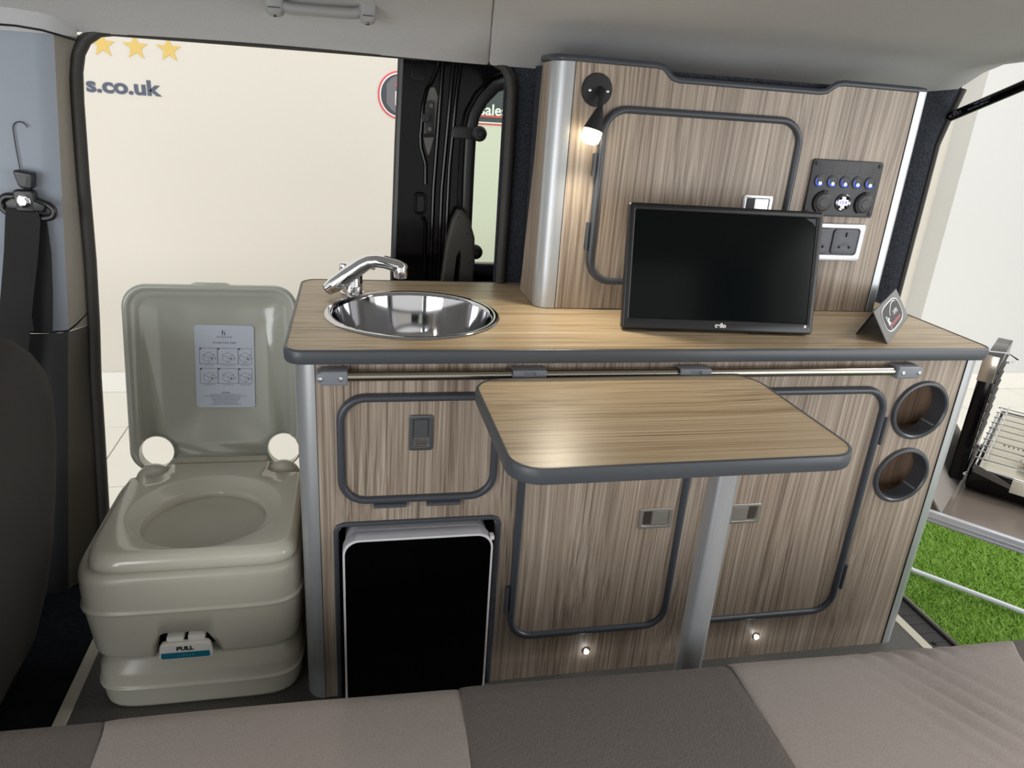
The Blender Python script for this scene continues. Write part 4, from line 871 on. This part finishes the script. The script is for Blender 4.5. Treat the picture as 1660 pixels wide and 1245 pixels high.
# ================================================================== DRIVER'S SEAT BACK
ds = thing('front_seat', 'dark cloth backrest of the front seat at the left edge', 'car seat', (-0.62, -0.15, 0))
bm = new_bm(); prof = [(.0, -.60), (.05, -.575), (.10, -.545), (.20, -.512), (.30, -.488), (.40, -.469), (.47, -.458), (.54, -.449), (.59, -.446), (.63, -.450), (.665, -.462), (.69, -.482), (.703, -.515), (.708, -.60)]
loft(bm, [polar(x - .100, -.07, .115, .24 - max(0, (z - .62)) * .5, z, 7, 64) for z, x in prof]); obj('backrest', bm, M['seat_fab'], ds, sharp=80)
bm = new_bm()
zz = [(.03, -.60), (.10, -.565), (.2, -.532), (.3, -.507), (.4, -.488), (.5, -.474), (.57, -.468)]
tube(bm, [(x + .031, .08, z) for z, x in zz], .0015, 6); obj('seam', bm, M['stitch'], ds)
bm = new_bm(); box(bm, -.95, -.60, -.30, .12, .0, .16, .03, 3); obj('seat_base', bm, M['pillar_low'], ds)

# ================================================================== SEAT BELT
sb = thing('seat_belt', 'black seat belt hanging from a bolted guide loop on the left pillar', 'seat belt', (-0.525, 0.39, 0.86))
BY = 0.388
bm = new_bm()
lpth = [(-.487, .842), (-.480, .853), (-.484, .864), (-.498, .869), (-.512, .876), (-.545, .880), (-.560, .879), (-.568, .868), (-.566, .856), (-.556, .848)]
lpth = lpth + [(-.52, .8405)]
def smooth(p, k=3):
    for _ in range(k):
        q = []
        for i in range(len(p)):
            a, b = p[i], p[(i + 1) % len(p)]; q += [tuple(.75 * u + .25 * v for u, v in zip(a, b)), tuple(.25 * u + .75 * v for u, v in zip(a, b))]
        p = q
    return p
lp2 = [(x, BY - .004, z) for x, z in smooth(lpth)]
tube(bm, lp2, .0065, 10, closed=True, up=(0, 1, 0)); obj('guide_loop', bm, M['black_satin'], sb)
bm = new_bm(); plate(bm, FR(BY + .004), rrect(-.5425, -.506, .852, .893, .008), t=.018, bev=.004, seg=3); plate(bm, FR(BY), [(-.555, .858), (-.495, .853), (-.490, .866), (-.505, .874), (-.545, .879), (-.558, .870)], t=.014, bev=.003); obj('guide_body', bm, M['black_satin'], sb)
bm = new_bm(); lathe(bm, (-.5245, BY - .014, .873), (0, -1, 0), [(0, .0115), (.002, .0115), (.003, .0085)], 28); cyl(bm, (-.5245, BY - .015, .873), (-.5245, BY - .023, .873), .0072, n=6); lathe(bm, (-.5245, BY - .0225, .873), (0, -1, 0), [(0, .0055), (.001, .005), (-.002, .0035), (-.002, .001)], 16); obj('bolt', bm, M['chrome'], sb)
def web(bm, rows, t=.0012):
    loft(bm, [[Vector(a), Vector(b), Vector(b) + Vector((0, t, 0)), Vector(a) + Vector((0, t, 0))] for a, b in rows])
bm = new_bm(); web(bm, [((-.556, BY - .012, .864), (-.505, BY - .012, .858)), ((-.560, BY - .014, .845), (-.503, BY - .014, .838)), ((-.572, BY - .016, .78), (-.517, BY - .015, .77)), ((-.590, BY - .018, .70), (-.536, BY - .018, .69)), ((-.612, BY - .022, .60), (-.558, BY - .022, .59)), ((-.65, BY - .04, .45), (-.60, BY - .04, .44))]); obj('webbing', bm, M['belt'], sb)
bm = new_bm(); web(bm, [((-.545, BY + .002, .855), (-.498, BY + .001, .846)), ((-.545, BY + .001, .78), (-.499, BY + .001, .775)), ((-.548, BY + .001, .70), (-.508, BY + .001, .695)), ((-.553, BY + .001, .62), (-.520, BY + .001, .615))]); obj('webbing', bm, M['belt'], sb)
bm = new_bm(); plate(bm, FR(BY + .007), [(-.536, .924), (-.533, .927), (-.506, .923), (-.504, .919), (-.507, .898), (-.511, .894), (-.527, .896), (-.531, .900)], t=.020, bev=.003, seg=3); plate(bm, FR(BY - .013), [(-.530, .919), (-.513, .917), (-.517, .902), (-.524, .902)], t=.001); obj('height_button', bm, M['black_satin'], sb)

# ================================================================== CEILING GRAB HANDLE
gh_ = thing('grab_handle', 'grey plastic grab handle fixed to the roof lining', 'handle', (0.02, 0.30, 1.235))
for x0, x1 in ((-.078, -.046), (.078, .108)):
    bm = new_bm(); loft(bm, [[Vector((x, y, z)) for x, y in rrect(x0 + k, x1 - k, .283 + k, .325 - k, .009, 5)] for z, k in ((1.256, .0), (1.232, 0.0), (1.218, .001), (1.212, .004), (1.2095, .009))]); q = obj('end_mount', bm, M['handle_grey'], gh_)
    bm = new_bm(); box(bm, x0 + .006, x1 - .006, .2815, .284, 1.221, 1.2225); obj('mount_seam', bm, M['trim_dark'], q)
bm = new_bm(); tube(bm, [(-.062, .303, 1.236), (-.050, .300, 1.226), (-.035, .299, 1.2235), (.015, .298, 1.2235), (.065, .299, 1.2245), (.080, .300, 1.227), (.093, .303, 1.236)], .0125, 14, ry=.0095, up=(0, 0, 1)); obj('grip', bm, M['handle_grey'], gh_)

# ================================================================== TAILGATE GAS STRUT
gs = thing('gas_strut', 'black tailgate gas strut with small grey print at the upper right', 'gas strut', (1.38, 0.40, 1.13))
s0 = Vector((1.40, .455, 1.113)); s1 = Vector((1.40, -.35, 1.412)); sdir = (s1 - s0).normalized()
bm = new_bm(); cyl(bm, s0, s1, .0105, n=20); obj('cylinder', bm, M['black_gloss'], gs)
bm = new_bm(); lathe(bm, s0 - sdir * .02, sdir, [(0, .005), (.01, .012), (.022, .0135), (.026, .0105)], 16); obj('end_fitting', bm, M['black_satin'], gs)
# printing lies on the cylinder's camera side, upside down
nrm = (Vector((.065, -1.145, 1.10)) - Vector((1.4, .38, 1.14))); nrm = (nrm - sdir * nrm.dot(sdir)).normalized()
SF = frame(s0 + sdir * .07 + nrm * .0107, sdir * 1, nrm.cross(sdir))
bm = new_bm(); text(bm, SF, 'LANCIA', .010, .010, .001, .0004, .0001, rot=180); text(bm, SF, 'FIAT', .006, .012, .0065, .0002, .0001, rot=180, bold=.0001)
text(bm, SF, '1354 0800 MADE IN EU', .0055, .072, -.001, .0004, .0001, rot=180); text(bm, SF, 'LIFT SUPPORT 0420N', .0045, .085, .005, .0002, .0001, rot=180); obj('print', bm, M['strut_text'], gs)

# ================================================================== CAMPING TABLE AND STOVE on the grass
def TP(d, n, z): return Vector((1.568 + .64 * d + .77 * n, .299 - .77 * d + .64 * n, z))
dv = (TP(1, 0, 0) - TP(0, 0, 0)).normalized(); nv = (TP(0, 1, 0) - TP(0, 0, 0)).normalized()
def tbox(bm, d0, d1, n0, n1, z0, z1, bev=0):
    m_ = Matrix(((.64, .77, 0, 1.568), (-.77, .64, 0, .299), (0, 0, 1, 0), (0, 0, 0, 1))); box(bm, d0, d1, n0, n1, z0, z1, bev, 2, m_)
TZ2 = .15
ct = thing('camping_table', 'folding camping table with a pale aluminium edge and grey wind panel on the grass', 'table', TP(.3, .3, ZG))
bm = new_bm(); tbox(bm, -.10, .85, .0, .60, TZ2 - .012, TZ2 - .002); obj('tabletop', bm, M['table_top'], ct)
bm = new_bm(); tbox(bm, -.12, .87, -.012, .004, TZ2 - .028, TZ2 + .004, .002); tbox(bm, -.12, .87, .60, .612, TZ2 - .028, TZ2 + .004, .002)
tbox(bm, -.12, .87, -.0145, -.012, TZ2 - .014, TZ2 - .009, .001); tbox(bm, -.12, .87, -.0145, -.012, TZ2 - .024, TZ2 - .020, .001); obj('edge_rail', bm, M['alu_pale'], ct)
bm = new_bm(); 
a_, b_ = TP(.02, .006, TZ2), TP(.03, .50, TZ2); up2 = -dv * .20 + Vector((0, 0, .245)); th = dv * .006
loft(bm, [[a_, b_, b_ + up2, a_ + up2], [a_ + th, b_ + th, b_ + up2 + th, a_ + up2 + th]]); obj('wind_panel', bm, M['panel_grey'], ct)
def gp(x, y): return Vector((x, y, ZG + .045))
bm = new_bm(); tube(bm, [Vector((2.10, 1.02, .12)), Vector((2.145, .955, -.35)), Vector((2.16, .93, -.47)), Vector((2.17, .905, -.498)), Vector((2.185, .885, -.505)), gp(2.25, .81), gp(2.42, .61), gp(2.65, .34)], .010, 10); obj('leg', bm, M['alu_pale'], ct)
bm = new_bm(); tube(bm, [Vector((1.63, .42, .13)), Vector((1.72, .75, -.2)), Vector((1.80, 1.0, ZG + .03))], .010, 8); obj('leg', bm, M['alu_pale'], ct)

st = thing('camping_stove', 'black portable gas stove with its lid raised and a wire pan grate', 'stove', TP(.2, .4, TZ2))
bm = new_bm(); tbox(bm, .046, .45, .205, .80, TZ2 + .006, TZ2 + .073, .012); tbox(bm, .07, .09, .23, .26, TZ2, TZ2 + .01); obj('body', bm, M['black_gloss'], st)
bm = new_bm()
for a in ((.052, .448, .207, .213), (.052, .448, .792, .798), (.052, .058, .207, .798), (.442, .448, .207, .798)): tbox(bm, *a, TZ2 + .072, TZ2 + .078, .001)
obj('body_rim', bm, M['chrome'], st)
bm = new_bm(); tbox(bm, .065, .435, .22, .785, TZ2 + .072, TZ2 + .075); obj('burner_tray', bm, M['burner'], st)
bm = new_bm()
for k in range(22): tbox(bm, .10 + k * .012, .104 + k * .012, .455, .475, TZ2 + .075, TZ2 + .0765)
obj('tray_slot', bm, M['inkblack'], st, kind='stuff')
bm = new_bm(); tbox(bm, .004, .034, .198, .205, TZ2 + .028, TZ2 + .385, .003); tbox(bm, .034, .038, .202, .50, TZ2 + .028, TZ2 + .385, .001); tbox(bm, .002, .034, .202, .50, TZ2 + .375, TZ2 + .385, .001); tbox(bm, .000, .004, .202, .50, TZ2 + .028, TZ2 + .385, .001); ld = obj('lid', bm, M['black_gloss'], st)
bm = new_bm()
for k in range(9): tbox(bm, .038, .041, .23, .48, TZ2 + .12 + k * .028, TZ2 + .128 + k * .028, .001)
obj('lid_louvre', bm, M['black_satin'], ld, split=True)
bm = new_bm(); tbox(bm, -.002, .036, .194, .199, TZ2 + .325, TZ2 + .400, .002); obj('lid_bracket', bm, M['bracket'], ld)
bm = new_bm(); c = TP(.04, .197, TZ2 + .055); lathe(bm, c, -nv, [(0, .006), (.004, .005), (.005, .001)], 12); obj('rivet', bm, M['chrome'], st)
bm = new_bm(); a = TP(.0, .30, TZ2 + .385); tube(bm, [a, a + Vector((.05, -.02, .0)), a + Vector((.055, -.05, -.01)), a + Vector((.01, -.06, -.012))], .0025, 8); obj('carry_wire', bm, M['chrome'], st)
GZ = TZ2 + .104
bm = new_bm()
for k in range(10):
    n_ = .215 + k * .0575; tube(bm, [TP(.048, n_, GZ), TP(.45, n_, GZ)], .0024, 6)
for d_ in (.075, .26, .43): tube(bm, [TP(d_, .205, GZ + .003), TP(d_, .745, GZ + .003)], .0024, 6)
obj('pan_grate', bm, M['chrome'], st)
for n_ in (.33, .62):
    c = TP(.20, n_, TZ2 + .075); bm = new_bm(); lathe(bm, c, (0, 0, 1), [(0, .03), (.012, .03), (.013, .05), (.020, .05), (.023, .044), (.024, .004)], 32); obj('burner', bm, M['burner'], st)
bm = new_bm(); 
p0, p1 = TP(.055, .200, TZ2 + .078), TP(.155, .200, TZ2 + .052)
for a_, b_ in ((p0, p1),):
    dd_ = Vector((0, 0, .012)); loft(bm, [[a_ - nv * .002 + dd_, a_ + nv * .001 + dd_, a_ + nv * .001 - dd_, a_ - nv * .002 - dd_], [b_ - nv * .002 + dd_ * .5, b_ + nv * .001 + dd_ * .5, b_ + nv * .001 - dd_ * .5, b_ - nv * .002 - dd_ * .5]])
obj('lid_stay', bm, M['lever'], st)
bm = new_bm(); tbox(bm, .150, .190, .196, .2035, TZ2 + .038, TZ2 + .076, .001); obj('paper_tag', bm, M['strip'], st)

# chrome stand seen on the tiles beyond the stove
bm = new_bm(); tube(bm, [(2.95, 1.95, -.20), (3.35, 2.25, -.08), (3.45, 2.3, -.08)], .018, 10); q = thing('folding_stand', 'grey metal support arm standing on the tiles beyond the stove', 'stand', (3.1, 2.1, ZG)); obj('arm', bm, M['lever'], q)
bm = new_bm(); tube(bm, [(2.95, 1.95, -.20), (2.95, 1.95, ZG)], .018, 10); obj('upright', bm, M['lever'], q)
